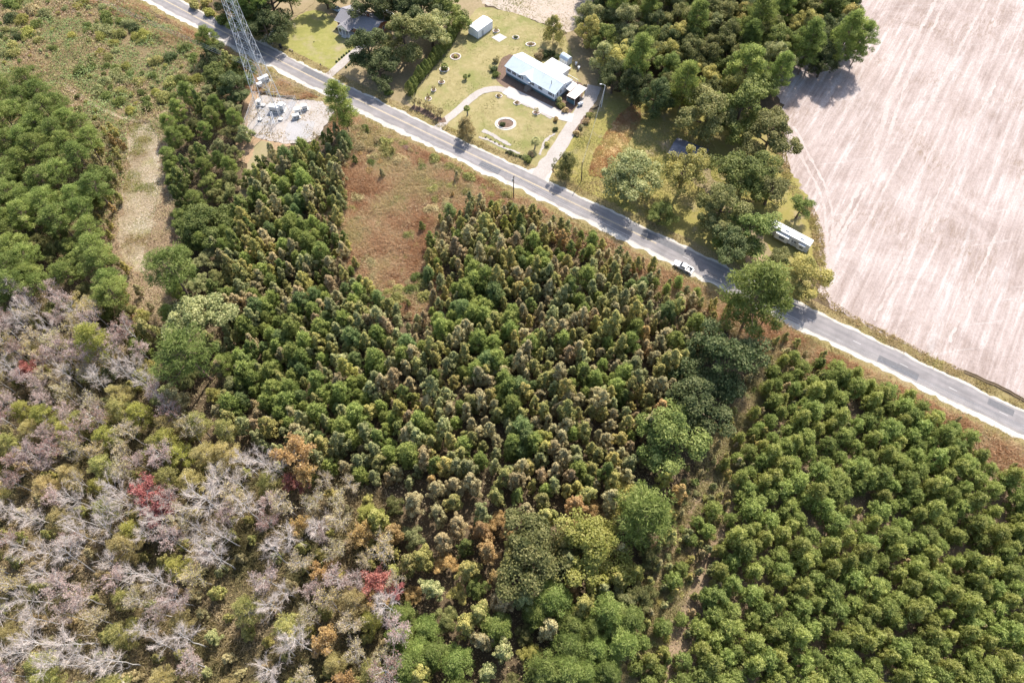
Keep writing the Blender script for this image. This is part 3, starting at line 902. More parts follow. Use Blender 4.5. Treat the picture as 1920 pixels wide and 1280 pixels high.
def gen_column(seed, h=4.2, rad=1.15, n=1500, leaf=.24):
    """clipped evergreen, a dense tapering column"""
    g = np.random.default_rng(seed)
    tr, cr = MB(), MB()
    tr.tube([(0, 0, 0), (0, 0, h * .5), (0, 0, h * .9)], [.09, .05, .02], 5)
    t = g.random(n) ** .9
    a = g.random(n) * 6.28
    prof = np.clip(np.sin(np.pi * np.clip(t * .80 + .2, 0, 1)), .05, 1) ** .8
    rr = rad * prof * (.80 + .25 * g.random(n)) * (1 + .15 * np.sin(a * 3 + seed) + .1 * np.sin(t * 14 + a * 2))
    C = np.column_stack([np.cos(a) * rr, np.sin(a) * rr, h * (.03 + .95 * t)])
    N = np.column_stack([np.cos(a), np.sin(a), .5 + 0 * a]) + g.normal(size=(n, 3)) * .5
    cr.leaves(C, N, leaf * (.7 + .6 * g.random(n)), .6, np.clip(.35 + .35 * t + g.normal(size=n) * .18, 0, 1), g=g)
    for i in range(4):
        z = h * (.2 + .18 * i)
        limb(tr, g, (0, 0, z), (math.cos(i * 2.3) * rad * .6, math.sin(i * 2.3) * rad * .6, z + .4), .02, .008, 3, n=3)
    return tr, cr
def gen_palm(seed, h=2.6, fl=1.7, n=26):
    """cabbage palm: stout trunk, a head of fan fronds; each frond is a mesh of its own"""
    g = np.random.default_rng(seed)
    tr = MB()
    path = trunk_path(g, h, .03, 5)
    tr.tube(path, np.linspace(.24, .17, len(path)), 8)
    top = path[-1]
    fronds = []
    for i in range(n):
        a = i * 2.39996; el = 1.25 - 1.7 * (i / n) + g.normal() * .1
        fr = MB()
        d = np.array([math.cos(a) * math.cos(el), math.sin(a) * math.cos(el), math.sin(el)])
        side = np.array([-math.sin(a), math.cos(a), 0.0])
        mid = top + d * fl * .5
        fr.tube([top, mid], [.025, .015], 3, cap=False)
        for j in range(11):
            f = (j - 5) / 5 * 1.25
            dd = d * math.cos(f) + side * math.sin(f)
            tip = mid + dd * fl * .62 + np.array([0, 0, -.22 * fl])
            m2 = mid + dd * fl * .34
            wv = np.cross(dd, np.array([0, 0, 1.0])); wv /= np.linalg.norm(wv) + 1e-9
            fr.add([mid, m2 + wv * .06, tip, m2 - wv * .06], [(0, 1, 2, 3)], val=.35 + .4 * g.random() + .2 * math.sin(el))
        fronds.append(fr)
    return tr, fronds
def gen_myrtle(seed, h=2.6, rad=1.0, per=55, leaf=.2):
    """vase of bare stems under a thin airy head"""
    g = np.random.default_rng(seed)
    tr, cr = MB(), MB()
    for i in range(7):
        a = i * 6.28 / 7 + g.normal() * .3
        e = np.array([math.cos(a) * rad * (.4 + .5 * g.random()), math.sin(a) * rad * (.4 + .5 * g.random()), h * (.75 + .25 * g.random())])
        P = limb(tr, g, (math.cos(a) * .08, math.sin(a) * .08, 0), e, .04, .012, 4, .15)
        for f in (.6, .8, 1.0):
            q = P[0] * (1 - f) + P[-1] * f + g.normal(size=3) * .12
            clump(cr, g, q, (.32, .32, .34), int(per * .6), leaf, .7, .5 + g.normal() * .15, .4)
    return tr, cr

# ------------------------------------------------------------------ stock of mesh data, copied out to every individual
STOCK = {}
def stock(key, gen, count, leafmat, barkmat, seed0=0, **kw):
    STOCK[key] = []
    for i in range(count):
        res = gen(seed0 + i * 17 + 1, **kw)
        tr, cr = res[0], res[1]
        parts = [('trunk', tr.mesh('trunk', M[barkmat]))]
        if gen is gen_bare:
            parts.append(('twigs', cr.mesh('twigs', M['twig'])))
            if res[2] is not None:
                parts.append(('crown', res[2].mesh('crown', M[leafmat])))
        else:
            parts.append(('crown', cr.mesh('crown', M[leafmat])))
        STOCK[key].append(parts)
def recolour(key, src, leafmat, barkmat=None):
    """the same shapes with leaves of another colour"""
    STOCK[key] = []
    for parts in STOCK[src]:
        np_ = []
        for nm, me in parts:
            if nm == 'crown':
                me = me.copy(); me.materials[0] = M[leafmat]
            np_.append((nm, me))
        STOCK[key].append(np_)
TREES = []
def plant(name, key, x, y, scale=1.0, label='', cat='tree', group=None, zs=1.0, var=None, z=-.2, rz=None, tilt=0.0):
    st = STOCK[key]
    i = random.randrange(len(st)) if var is None else var % len(st)
    o = empty(name, x, y, random.random() * 6.283 if rz is None else rz, z, label, cat, group)
    if tilt:
        o.rotation_euler = (random.gauss(0, tilt), random.gauss(0, tilt), o.rotation_euler[2])
    o.scale = (scale, scale, scale * zs)
    for nm, me in st[i]:
        c = bpy.data.objects.new(nm, me)
        COL.objects.link(c)
        c.parent = o
    TREES.append((x, y))
    return o
# ================================================================== plants: where they stand
stock('plantation', gen_young_pine, 7, 'leaf_pine_lite', 'bark_pine', 100, h=6.2, rad=2.25, dens=1.25, ln=.5)
stock('plantation_tall', gen_young_pine, 4, 'leaf_moss', 'bark_pine', 150, h=7.6, rad=1.85, dens=1.2, ln=.55)
stock('youngpine', gen_young_pine, 5, 'leaf_pine', 'bark_pine', 300, h=8.4, rad=1.95, dens=1.2, ln=.5)
recolour('youngpine_blue', 'youngpine', 'leaf_pine_blue')
stock('gum_olive', gen_gum, 10, 'leaf_olive', 'bark', 400, h=8.8, rad=1.6, per=150, leaf=.25)
for c in ('tan', 'brown', 'gold', 'rust', 'sage', 'green', 'lime', 'orange'):
    recolour('gum_' + c, 'gum_olive', 'leaf_' + c)
stock('broad_green', gen_broadleaf, 5, 'leaf_green', 'bark', 500, h=11, rad=5.0, ncl=64, per=230, leaf=.29)
for c in ('deep', 'olive', 'gold', 'sage', 'lime', 'rust', 'orange'):
    recolour('broad_' + c, 'broad_green', 'leaf_' + (c if c != 'olive' else 'oak'))
stock('airy_olive', gen_broadleaf, 3, 'leaf_oak', 'bark', 560, h=10, rad=4.4, base=.16, ncl=46, per=140, leaf=.28, nlobe=7)
for c in ('gold', 'green', 'straw', 'sage'):
    recolour('airy_' + c, 'airy_olive', 'leaf_' + c)
stock('oval_gold', gen_gum, 4, 'leaf_gold', 'bark', 580, h=8, rad=2.9, per=190, leaf=.27)
for c in ('straw', 'oak'):
    recolour('oval_' + c, 'oval_gold', 'leaf_' + c)
stock('pine', gen_pine, 5, 'leaf_pine_lite', 'bark_pine', 600, h=19, rad=4.2, base=.55)
stock('lowpine', gen_pine, 4, 'leaf_pine', 'bark_pine', 650, h=14, rad=3.9, base=.25, ncl=60, per=120)
recolour('lowpine_lite', 'lowpine', 'leaf_pine_lite')
stock('cypress', gen_pine, 4, 'leaf_lime', 'bark_grey', 700, h=15, rad=3.0, base=.38, ncl=46, per=95, ln=.5)
recolour('cypress_olive', 'cypress', 'leaf_olive')
recolour('cypress_straw', 'cypress', 'leaf_straw')
stock('bare', gen_bare, 8, 'leaf_pink', 'bark_pale', 800, h=14, spread=3.0, forks=10, fine=1.25)
stock('bare_pink', gen_bare, 4, 'leaf_pink', 'bark_pale', 850, h=12, spread=2.8, leafn=850, forks=10)
recolour('bare_wine', 'bare_pink', 'leaf_wine')
recolour('bare_tan', 'bare_pink', 'leaf_tan')
recolour('bare_straw', 'bare_pink', 'leaf_straw')
stock('maple_red', gen_bare, 3, 'leaf_red', 'bark_pale', 880, h=10, spread=2.6, leafn=3400, leaf=.3, first=.35)
recolour('maple_orange', 'maple_red', 'leaf_orange')
stock('bush_green', gen_bush, 5, 'leaf_green', 'bark', 900)
for c in ('olive', 'sage', 'tan', 'brown', 'rust', 'lime', 'deep', 'gold', 'red', 'wine'):
    recolour('bush_' + c, 'bush_green', 'leaf_' + c)
stock('mound_green', gen_bush, 5, 'leaf_green', 'bark', 930, h=1.2, rad=2.0, per=150, leaf=.3, n=11)
for c in ('olive', 'sage', 'tan', 'lime', 'deep', 'gold'):
    recolour('mound_' + c, 'mound_green', 'leaf_' + c)
def gen_tuss(seed, h=.9, rad=.8):
    g = np.random.default_rng(seed)
    tr, cr = MB(), MB()
    tr.tube([(0, 0, 0), (0, 0, .15)], [rad * .3, rad * .15], 6)
    n = 260
    a = g.random(n) * 6.28; r = rad * .35 * np.sqrt(g.random(n))
    B = np.column_stack([np.cos(a) * r, np.sin(a) * r, np.zeros(n)])
    L = h * (.6 + .6 * g.random(n))
    D = np.column_stack([np.cos(a) * (.2 + .9 * g.random(n)), np.sin(a) * (.2 + .9 * g.random(n)), .9 + 0 * a]); D /= np.linalg.norm(D, axis=1)[:, None]
    cr.leaves(B + D * L[:, None] * .5, np.cross(D, g.normal(size=(n, 3))) + np.array([0, 0, .4]), L, .16, np.clip(.5 + g.normal(size=n) * .3, 0, 1), spin=D, g=g)
    return tr, cr
stock('tuss_tan', gen_tuss, 4, 'leaf_tan', 'bark', 940)
for c in ('rust', 'brown', 'straw'):
    recolour('tuss_' + c, 'tuss_tan', 'leaf_' + c)
stock('column', gen_column, 4, 'leaf_green', 'bark', 950)
stock('myrtle', gen_myrtle, 4, 'leaf_tan', 'bark_grey', 970)
recolour('myrtle_green', 'myrtle', 'leaf_olive')

def near(x, y, pts, r):
    return any((x - a) ** 2 + (y - b) ** 2 < r * r for a, b in pts)
def polyd(x, y, line):
    """distance to a polyline"""
    P = np.array(line, float)
    A, B = P[:-1], P[1:]
    d = B - A
    t = np.clip(((np.array([x, y]) - A) * d).sum(1) / ((d * d).sum(1) + 1e-9), 0, 1)
    return np.sqrt((((A + d * t[:, None]) - np.array([x, y])) ** 2).sum(1)).min()
BREAK = GP([(1475, 640), (1440, 705), (1400, 775), (1352, 850), (1318, 915), (1288, 975), (1240, 1070), (1195, 1170), (1160, 1290), (1150, 1400)])
SEDGE = GP(Z_SEDGE)
TRACK = GP([(240, 236), (258, 227), (282, 228), (297, 262), (302, 330), (290, 400), (278, 460), (272, 515), (248, 502), (226, 460), (222, 400), (236, 330), (242, 280)])
ROWAY = GP([(484, 262), (508, 268), (503, 284), (484, 318), (464, 372), (448, 420), (436, 410), (448, 350), (466, 300)])
PAD = GP([(478, 172), (522, 176), (562, 186), (622, 180), (650, 176), (640, 205), (612, 240), (594, 262), (560, 268), (520, 268), (460, 256), (452, 240)])

# ---- trees that stand out, one by one: (name, stock, crown px, crown height, scale, label, category, zs)
def solo(name, key, u, v, zc, sc, label, cat='tree', zs=1.0, group=None, var=None):
    x, y = G(u, v, zc)
    return plant(name, key, x, y, sc, label, cat, group, zs, var)
BIG = []
def big(name, key, u, v, zc, sc, label, zs=1.0, var=None):
    wide = key[:5] in ('broad', 'airy_')
    sc *= 1.85 if wide else 1.6
    zs *= .84 if wide else .94
    BIG.append(G(u, v, zc * 1.25) + (sc * 2.5,))
    return solo(name, key, u, v, zc * 1.25, sc, label, 'tree', zs, None, var)
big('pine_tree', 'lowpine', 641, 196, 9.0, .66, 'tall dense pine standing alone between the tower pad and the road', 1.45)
big('hardwood_tree', 'oval_straw', 874, 234, 3.6, .60, 'thin yellowing tree on the verge in front of the large round bed', 1.0, 0)
big('hardwood_tree', 'oval_oak', 1062, 304, 4.2, .62, 'thin olive tree beside the mouth of the right driveway, shading the road', 1.15, 1)
big('hardwood_tree', 'oval_gold', 1038, 54, 4.6, .70, 'upright yellow-green tree behind the long white house', 1.2, 1)
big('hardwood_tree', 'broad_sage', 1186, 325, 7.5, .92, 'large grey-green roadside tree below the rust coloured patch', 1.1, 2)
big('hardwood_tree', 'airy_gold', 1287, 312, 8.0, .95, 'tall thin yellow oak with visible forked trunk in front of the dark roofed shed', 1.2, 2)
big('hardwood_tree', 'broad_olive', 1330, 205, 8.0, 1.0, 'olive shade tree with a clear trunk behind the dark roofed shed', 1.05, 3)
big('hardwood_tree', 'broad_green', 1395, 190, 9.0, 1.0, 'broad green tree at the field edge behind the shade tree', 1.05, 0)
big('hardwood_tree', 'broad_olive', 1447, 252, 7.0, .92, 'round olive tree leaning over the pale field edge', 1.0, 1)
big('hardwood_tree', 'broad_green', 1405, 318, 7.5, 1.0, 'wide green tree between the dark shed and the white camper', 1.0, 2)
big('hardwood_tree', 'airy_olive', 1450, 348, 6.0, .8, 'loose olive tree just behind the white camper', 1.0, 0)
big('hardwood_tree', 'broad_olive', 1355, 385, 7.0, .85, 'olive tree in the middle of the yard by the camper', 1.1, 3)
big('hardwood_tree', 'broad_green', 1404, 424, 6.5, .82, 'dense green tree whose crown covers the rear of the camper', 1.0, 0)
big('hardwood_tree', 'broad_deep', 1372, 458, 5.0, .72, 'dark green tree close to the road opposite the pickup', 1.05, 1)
big('cedar_tree', 'broad_green', 1240, 398, 3.0, .45, 'small dark green cedar at the foot of the yellow oak', 1.0, 2)
big('cedar_tree', 'airy_green', 1505, 385, 4.0, .50, 'small spiky green tree at the field end of the camper', 1.1, 1)
big('hardwood_tree', 'broad_gold', 1512, 512, 6.0, .74, 'yellow-green tree in the field corner beside the road', 1.0, 3)
big('hardwood_tree', 'broad_olive', 1462, 492, 4.5, .50, 'small olive tree in front of the camper door', 1.05, 1)
big('pine_tree', 'lowpine_lite', 1418, 566, 10.0, 1.22, 'huge round green pine overhanging the near side of the road', 1.0, 1)
big('hardwood_tree', 'broad_deep', 1350, 672, 7.0, 1.05, 'large green oak below the round pine, beside the dirt break', 1.0, 0)
big('hardwood_tree', 'broad_deep', 1312, 760, 6.5, .92, 'round dark green oak halfway down the dirt break', 1.0, 2)
big('hardwood_tree', 'broad_green', 1256, 818, 6.5, .95, 'lowest of the round green oaks left of the dirt break', 1.0, 3)
big('pine_tree', 'lowpine_lite', 1206, 955, 8.5, .95, 'grey-green pine near the lower dirt break', .95, 2)
big('hardwood_tree', 'broad_lime', 1112, 1030, 7.0, .88, 'bright yellow-green round tree in the lower middle wood', 1.05, 0)
big('hardwood_tree', 'broad_olive', 1000, 1035, 8.0, .95, 'broad olive brown tree left of the bright yellow-green one', 1.05, 1)
big('hardwood_tree', 'gum_lime', 702, 975, 6.0, 1.15, 'small lemon yellow tree at the swamp edge', .85)
big('hardwood_tree', 'broad_gold', 1190, 940, 6.0, .55, 'small golden tree by the grey-green pine', 1.0, 1)
big('hardwood_tree', 'maple_orange', 560, 855, 7.0, .9, 'orange-yellow maple at the top edge of the bare swamp', 1.0)
big('red_maple', 'maple_red', 268, 915, 9.5, .80, 'brilliant scarlet maple among the bare grey trees', 1.0, 0)
big('red_maple', 'maple_red', 288, 945, 9.0, .70, 'second scarlet maple just below the brilliant one', 1.0, 1)
big('red_maple', 'maple_red', 706, 1098, 7.0, .70, 'salmon red maple at the right edge of the swamp', 1.0, 2)
big('red_maple', 'maple_red', 733, 1106, 6.0, .45, 'small crimson maple beside the salmon red one', 1.0, 0)
big('red_maple', 'maple_red', 538, 896, 8.0, .55, 'small rosy maple below the orange-yellow one', 1.0, 1)
big('red_maple', 'maple_red', 30, 670, 9.0, .55, 'dull red maple at the far left of the swamp', 1.0, 2)
big('red_maple', 'bare_wine', 725, 1262, 7.0, .8, 'dark wine red tree at the bottom edge of the swamp', 1.0, 2)
big('silver_tree', 'bare', 372, 940, 11.0, 1.05, 'conspicuous silvery leafless tree beside the scarlet maples', .85, 2)
big('cypress_tree', 'cypress', 162, 628, 12.0, .85, 'bright lime cypress standing alone in the upper swamp', 1.0, 1)
big('hardwood_tree', 'airy_straw', 144, 545, 9.0, .62, 'pale yellow tree at the top of the bare swamp', 1.0, 0)
big('hardwood_tree', 'broad_sage', 355, 590, 9.0, .95, 'broad pale green tree at the left edge of the thicket', 1.0, 1)
big('pine_tree', 'pine', 345, 650, 13.0, .95, 'pine with a visible trunk left of the thicket', .8, 1)
big('pine_tree', 'pine', 312, 500, 12.0, .85, 'dark pine beside the mown track, its shadow lying across it', .8, 0)
big('hardwood_tree', 'broad_green', 372, 408, 8.0, .80, 'bright pale green tree beside the mown track', 1.0, 2)
# house grove
big('magnolia_tree', 'broad_deep', 690, 90, 6.5, .82, 'dark glossy magnolia in front of the brick house', 1.15, 3)
big('hardwood_tree', 'broad_olive', 757, 64, 7.5, .95, 'big dull olive oak beside the brick house', 1.1, 0)
big('hardwood_tree', 'broad_deep', 712, 130, 4.0, .70, 'low dark tree shading the road below the magnolia', .9, 1)
big('hardwood_tree', 'broad_sage', 806, 40, 7.5, .80, 'grey-green tree behind the clipped hedge', 1.1, 2)
big('hardwood_tree', 'broad_deep', 790, 6, 8.0, .9, 'dark tree at the top edge beside the grey-green one', 1.1, 3)
big('hardwood_tree', 'broad_green', 838, 12, 7.0, .75, 'green tree at the upper end of the clipped hedge', 1.1, 0)
big('hardwood_tree', 'broad_deep', 700, -6, 7.0, .85, 'dark tree casting shade behind the brick house roof', 1.1, 2)
big('hardwood_tree', 'broad_deep', 752, -10, 8.0, .85, 'dark tree at the top edge behind the brick house end wall', 1.1, 1)
big('hardwood_tree', 'broad_deep', 606, -22, 6.0, .7, 'dark tree above the blue car', 1.1, 0)
# left of the sandy drive
for i, (u, v, key, sc, lab) in enumerate([
        (470, 6, 'lowpine', .95, 'dark pine behind the lattice tower mast'), (508, 0, 'broad_deep', .95, 'dark tree at the top edge beside the sandy drive'),
        (492, 34, 'broad_deep', .72, 'dark tree shading the sandy drive mouth'), (452, 22, 'broad_green', .66, 'green tree left of the mast beside the road'),
        (430, -14, 'broad_olive', .8, 'olive tree at the top edge left of the mast'), (535, -22, 'lowpine', .9, 'dark pine cut by the top edge above the drive')]):
    big('roadside_tree', key, u, v, 7.5, sc, lab, 1.1, i)
for i, (u, v, key, sc, lab) in enumerate([
        (366, 8, 'bush_olive', 2.0, 'yellowing shrub on the far verge near the top left'), (392, 22, 'bush_lime', 1.8, 'bright yellow-green shrub on the far verge'),
        (418, 34, 'bush_green', 2.2, 'dark green shrub on the far verge left of the mast'), (386, 2, 'bush_gold', 1.8, 'golden shrub behind the far verge shrubs')]):
    solo('roadside_shrub', key, u, v, 1.5, sc, lab, 'shrub')
# trees on the near side, round the tower pad
for i, (u, v, key, zc, sc, lab) in enumerate([
        (388, 78, 'lowpine', 5, .55, 'slim dark pine by the road above the shrub field'), (400, 102, 'broad_deep', 4, .52, 'dark bushy tree below the slim roadside pine'),
        (412, 140, 'broad_green', 5, .66, 'dark green tree left of the tower mast'), (440, 158, 'broad_deep', 5, .66, 'dense dark tree beside the orange clay strip'),
        (452, 120, 'broad_green', 4, .5, 'green tree overlapping the lower mast'), (432, 122, 'gum_olive', 4, .8, 'small olive tree between the dark trees by the mast')]):
    big('thicket_edge_tree', key, u, v, zc, sc, lab, 1.0, i)

def clear_big(x, y, f=1.0):
    return not any((x - a) ** 2 + (y - b) ** 2 < (r * f) ** 2 for a, b, r in BIG)

# ---- pine plantation, in rough rows
def plantation():
    zone = GP([(1478, 650), (1560, 675), (1700, 730), (1800, 795), (1845, 850), (1930, 885), (2000, 915), (2000, 1345), (1165, 1345), (1195, 1240), (1235, 1110), (1292, 990), (1336, 905), (1382, 810), (1432, 722)], 4.0)
    a = R(-62)
    ca, sa = math.cos(a), math.sin(a)
    g = np.random.default_rng(5)
    n = 0
    for i in range(-60, 60):
        for j in range(-60, 60):
            px = i * 3.6 + g.normal() * .4
            py = j * 3.15 + g.normal() * .6
            x = px * ca - py * sa + 70; y = px * sa + py * ca + 40
            if not inpoly([x], [y], zone)[0]: continue
            if g.random() < .05 or not clear_big(x, y, .7): continue
            u, v = proj(x, y, 3)
            if u > 1950 or v > 1310: continue
            db = polyd(x, y, BREAK); dr = abs(road_off(x, y)[0])
            sparse = db < 9
            if sparse and v > 900 and g.random() < .45: continue
            if dr < 12: where = 'in the rows next to the road'
            elif db < 7: where = 'in the first row along the dirt break'
            elif v > 1120: where = 'in the lower rows of the plantation' if u > 1560 else 'in the lower rows toward the dirt break'
            elif v < 860: where = 'in the upper rows of the plantation'
            else: where = 'in the middle rows of the plantation' if u < 1640 else 'in the middle rows toward the right edge'
            s = (.74 + .36 * g.random()) * (.75 if sparse else 1.0)
            size = 'slight' if s < .82 else ('broad' if s > .98 else 'middling')
            tall = g.random() < .38
            kd = 'tall ' + size if tall else size
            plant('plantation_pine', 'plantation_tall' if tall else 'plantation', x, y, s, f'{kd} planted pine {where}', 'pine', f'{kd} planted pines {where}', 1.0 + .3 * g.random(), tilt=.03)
            n += 1
    # volunteers: tan and olive saplings between the rows, most along the break
    for k, (x, y) in enumerate(poisson(zone, 3.4, 6000, 12)):
        db = polyd(x, y, BREAK)
        if db > 12 and g.random() < .62: continue
        if db < .9 or not clear_big(x, y, .7): continue
        u, v = proj(x, y, 2)
        if u > 1975 or v > 1335: continue
        c = ['tan', 'olive', 'gold', 'brown', 'sage'][g.integers(0, 5)]
        nm = {'tan': 'tan', 'olive': 'olive', 'gold': 'golden', 'brown': 'brown', 'sage': 'pale green'}[c]
        wh = 'beside the dirt break' if db < 16 else 'between the planted pines'
        plant('broadleaf_sapling', 'gum_' + c, x, y, .34 + .2 * g.random(), f'{nm} leafy sapling {wh}', 'sapling', f'{nm} saplings {wh}', tilt=.05)
    return n
n_plant = plantation()

# ---- the thicket: young pines and sweetgums
Z_THICK = [(470, 345), (505, 285), (560, 275), (596, 262), (640, 225), (658, 250), (635, 300), (640, 355), (638, 430), (668, 490), (712, 560), (770, 590), (815, 570), (795, 470), (828, 395), (900, 365), (1005, 388), (1045, 402), (1115, 436),
           (1205, 482), (1300, 534), (1385, 580), (1330, 690), (1285, 765), (1235, 830), (1180, 890), (1100, 925), (1000, 910), (900, 880), (780, 905), (640, 885), (530, 860), (440, 800), (405, 690), (425, 560), (405, 470), (440, 400)]
PINE_SPOTS = [(555, 690, 70), (900, 560, 75), (630, 740, 60), (985, 835, 45), (870, 600, 60), (960, 730, 40), (590, 610, 60), (1000, 480, 40), (520, 640, 60), (540, 350, 60), (480, 720, 60), (690, 790, 60), (930, 670, 45), (1150, 700, 35), (560, 440, 50)]
cnt = {}
def thicket():
    zone = GP(Z_THICK, 4.5)
    g = np.random.default_rng(8)
    for (x, y) in poisson(zone, 2.35, 50000, 21):
        u, v = proj(x, y, 4.5)
        if not clear_big(x, y, .75): continue
        if inpoly([x], [y], PAD)[0] or inpoly([x], [y], ROWAY)[0]: continue
        if road_off(x, y)[0] > -8.5: continue
        pp = .17
        for a, b, r in PINE_SPOTS:
            pp = max(pp, .82 * math.exp(-((u - a) ** 2 + (v - b) ** 2) / (2 * (r * .7) ** 2)))
        right = np.clip((u - 700) / 500, 0, 1)
        dr = -road_off(x, y)[0]; db = polyd(x, y, BREAK); ds = polyd(x, y, SEDGE)
        if dr < 18: wh = 'along the road verge'
        elif ds < 5: wh = 'at the rim of the brown clearing'
        elif db < 14: wh = 'toward the dirt break'
        elif u < 520: wh = 'at the left side of the thicket'
        elif v > 800: wh = 'in the lower thicket'
        elif u > 1050: wh = 'in the right half of the thicket'
        else: wh = 'in the heart of the thicket'
        s = .62 + .62 * g.random() ** 1.3
        if dr < 18 or ds < 4: s *= .72
        if g.random() < pp and cnt.get('p', 0) < 290:
            cnt['p'] = cnt.get('p', 0) + 1
            bl = g.random() < .2
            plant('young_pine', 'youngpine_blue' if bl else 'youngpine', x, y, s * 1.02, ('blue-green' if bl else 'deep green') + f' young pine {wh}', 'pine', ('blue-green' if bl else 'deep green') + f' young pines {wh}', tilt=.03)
        else:
            q = float(np.clip(g.random() * .62 + (fnoise(x, y, .12) - .5) * 1.3 + .19, 0, .999))
            base = [('olive', .34), ('tan', .16 + .16 * right), ('sage', .22 - .12 * right), ('gold', .10 + .10 * right), ('brown', .08), ('green', .17 - .08 * right), ('rust', .02 + .05 * right), ('lime', .02)]
            tot = sum(b for _, b in base); acc = 0
            for c, b in base:
                acc += b / tot
                if q < acc: break
            nm = {'tan': 'tan', 'olive': 'olive', 'gold': 'golden', 'brown': 'brown', 'sage': 'pale sage green', 'green': 'green', 'rust': 'rusty orange', 'lime': 'yellow-green'}[c]
            name = {'tan': 'tan_sweetgum', 'brown': 'brown_sweetgum', 'olive': 'olive_sweetgum', 'sage': 'sage_sweetgum'}.get(c, 'bright_sweetgum')
            if cnt.get(name, 0) >= 285:
                c, nm, name = ('sage', 'pale sage green', 'sage_sweetgum') if cnt.get('sage_sweetgum', 0) < 285 else ('tan', 'tan', 'tan_sweetgum')
            cnt[name] = cnt.get(name, 0) + 1
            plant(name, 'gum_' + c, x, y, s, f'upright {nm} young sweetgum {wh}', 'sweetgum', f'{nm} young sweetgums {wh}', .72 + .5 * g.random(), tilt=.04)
thicket()
# small ones scattered over the clearing and along its rim
def clearing():
    g = np.random.default_rng(18)
    for (x, y) in poisson(SEDGE, 2.6, 7000, 22):
        u, v = proj(x, y, 0)
        if road_off(x, y)[0] > -8: continue
        core = ((u - 730) / 110) ** 2 + ((v - 430) / 110) ** 2
        if core < 1 and g.random() < .6: continue
        c = ['green', 'olive', 'tan', 'tan', 'brown', 'olive', 'olive', 'rust'][g.integers(0, 8)]
        nm = {'tan': 'tan', 'olive': 'olive', 'brown': 'brown', 'rust': 'rust', 'green': 'green'}[c]
        if g.random() < .9:
            plant('clearing_bush', ('mound_' if c in ('olive', 'tan', 'green') else 'bush_') + c, x, y, .6 + .75 * g.random() ** 1.5, f'{nm} low bush in the brown grass clearing', 'bush', f'{nm} bushes in the brown clearing')
        else:
            plant('broadleaf_sapling', 'gum_' + c, x, y, .3 + .25 * g.random(), f'{nm} sapling standing in the brown grass clearing', 'sapling', f'{nm} saplings in the brown clearing')
    for (u, v, c, lab) in [(822, 330, 'red', 'red leaved bush at the roadside edge of the brown clearing'), (846, 336, 'wine', 'dark red bush beside the red leaved one'), (760, 275, 'wine', 'low purple brown bush near the road'),
                           (730, 258, 'wine', 'low purple brown bush below the tall lone pine'), (770, 280, 'brown', 'brown bush near the road above the clearing')]:
        solo('clearing_bush', 'bush_' + c, u, v, .8, .9, lab, 'bush')
clearing()
def tussocks():
    g = np.random.default_rng(19)
    n = 0
    for (x, y) in poisson(SEDGE, 2.3, 9000, 23):
        if road_off(x, y)[0] > -9 or n >= 290: continue
        n += 1
        c = ['tan', 'rust', 'brown', 'tan', 'straw'][g.integers(0, 5)]
        nm = {'tan': 'tan', 'rust': 'russet', 'brown': 'brown', 'straw': 'straw yellow'}[c]
        u, v = proj(x, y)
        wh = 'toward the road' if v < 360 else ('in the middle' if v < 480 else 'at the lower end')
        plant('grass_tussock', 'tuss_' + c, x, y, .5 + .6 * g.random(), f'{nm} grass tussock {wh} of the clearing', 'grass tussock', f'{nm} tussocks {wh} of the clearing')
tussocks()

# ---- bare swamp on the left
def swamp():
    zone = GP([(-70, 540), (60, 530), (150, 560), (250, 620), (270, 720), (330, 775), (430, 840), (520, 870), (650, 890), (700, 960), (745, 1090), (725, 1345), (-70, 1345)], 10)
    g = np.random.default_rng(33)
    for (x, y) in poisson(zone, 3.8, 26000, 41):
        u, v = proj(x, y, 9)
        if u < -70 or v > 1350: continue
        if not clear_big(x, y, .55): continue
        # the low wet opening at the bottom
        if ((u - 440) / 80) ** 2 + ((v - 1130) / 130) ** 2 < 1 and g.random() < .6: continue
        up = 'in the upper swamp' if v < 820 else ('in mid swamp' if v < 1040 else 'in the lower swamp')
        yl = 0.0
        if 30 < u < 440 and 735 < v < 905: yl = .55
        elif u < 360 and 900 < v < 1010: yl = .26
        elif v > 1120 and 280 < u < 480: yl = .28
        else: yl = .09
        pk = .54 if v < 900 else .32
        if u > 540: pk = .80
        s = .8 + .35 * g.random()
        q = g.random()
        if q < yl:
            c = g.choice(['cypress', 'cypress_olive', 'cypress_straw'])
            nm = {'cypress': 'yellow-green', 'cypress_olive': 'olive', 'cypress_straw': 'straw yellow'}[c]
            plant('cypress_tree', c, x, y, s * .85, f'{nm} feathery cypress {up}', 'cypress', f'{nm} cypresses {up}', .85, tilt=.04)
        elif q < yl + pk:
            c = g.choice(['bare_pink', 'bare_wine', 'bare_tan', 'bare_straw'], p=[.42, .18, .25, .15])
            if u > 540 and g.random() < .55:
                plant('autumn_maple', 'maple_orange' if g.random() < .5 else 'bare_tan', x, y, s * .85, 'orange and salmon maple along the right side of the swamp', 'maple', 'autumn maples along the right side of the swamp', tilt=.05)
                continue
            nm = {'bare_pink': 'pinkish', 'bare_wine': 'wine red', 'bare_tan': 'tan', 'bare_straw': 'pale yellow'}[c]
            plant('thinning_tree', c, x, y, s, f'half bare tree with {nm} leaves {up}', 'tree', f'half bare trees with {nm} leaves {up}', tilt=.05)
        elif cnt.get('bare', 0) < 295:
            cnt['bare'] = cnt.get('bare', 0) + 1
            sz = 'tall' if s > .98 else 'small'
            plant('bare_tree', 'bare', x, y, s, f'{sz} leafless grey tree {up}', 'bare tree', f'{sz} leafless trees {up}', tilt=.06)
swamp()
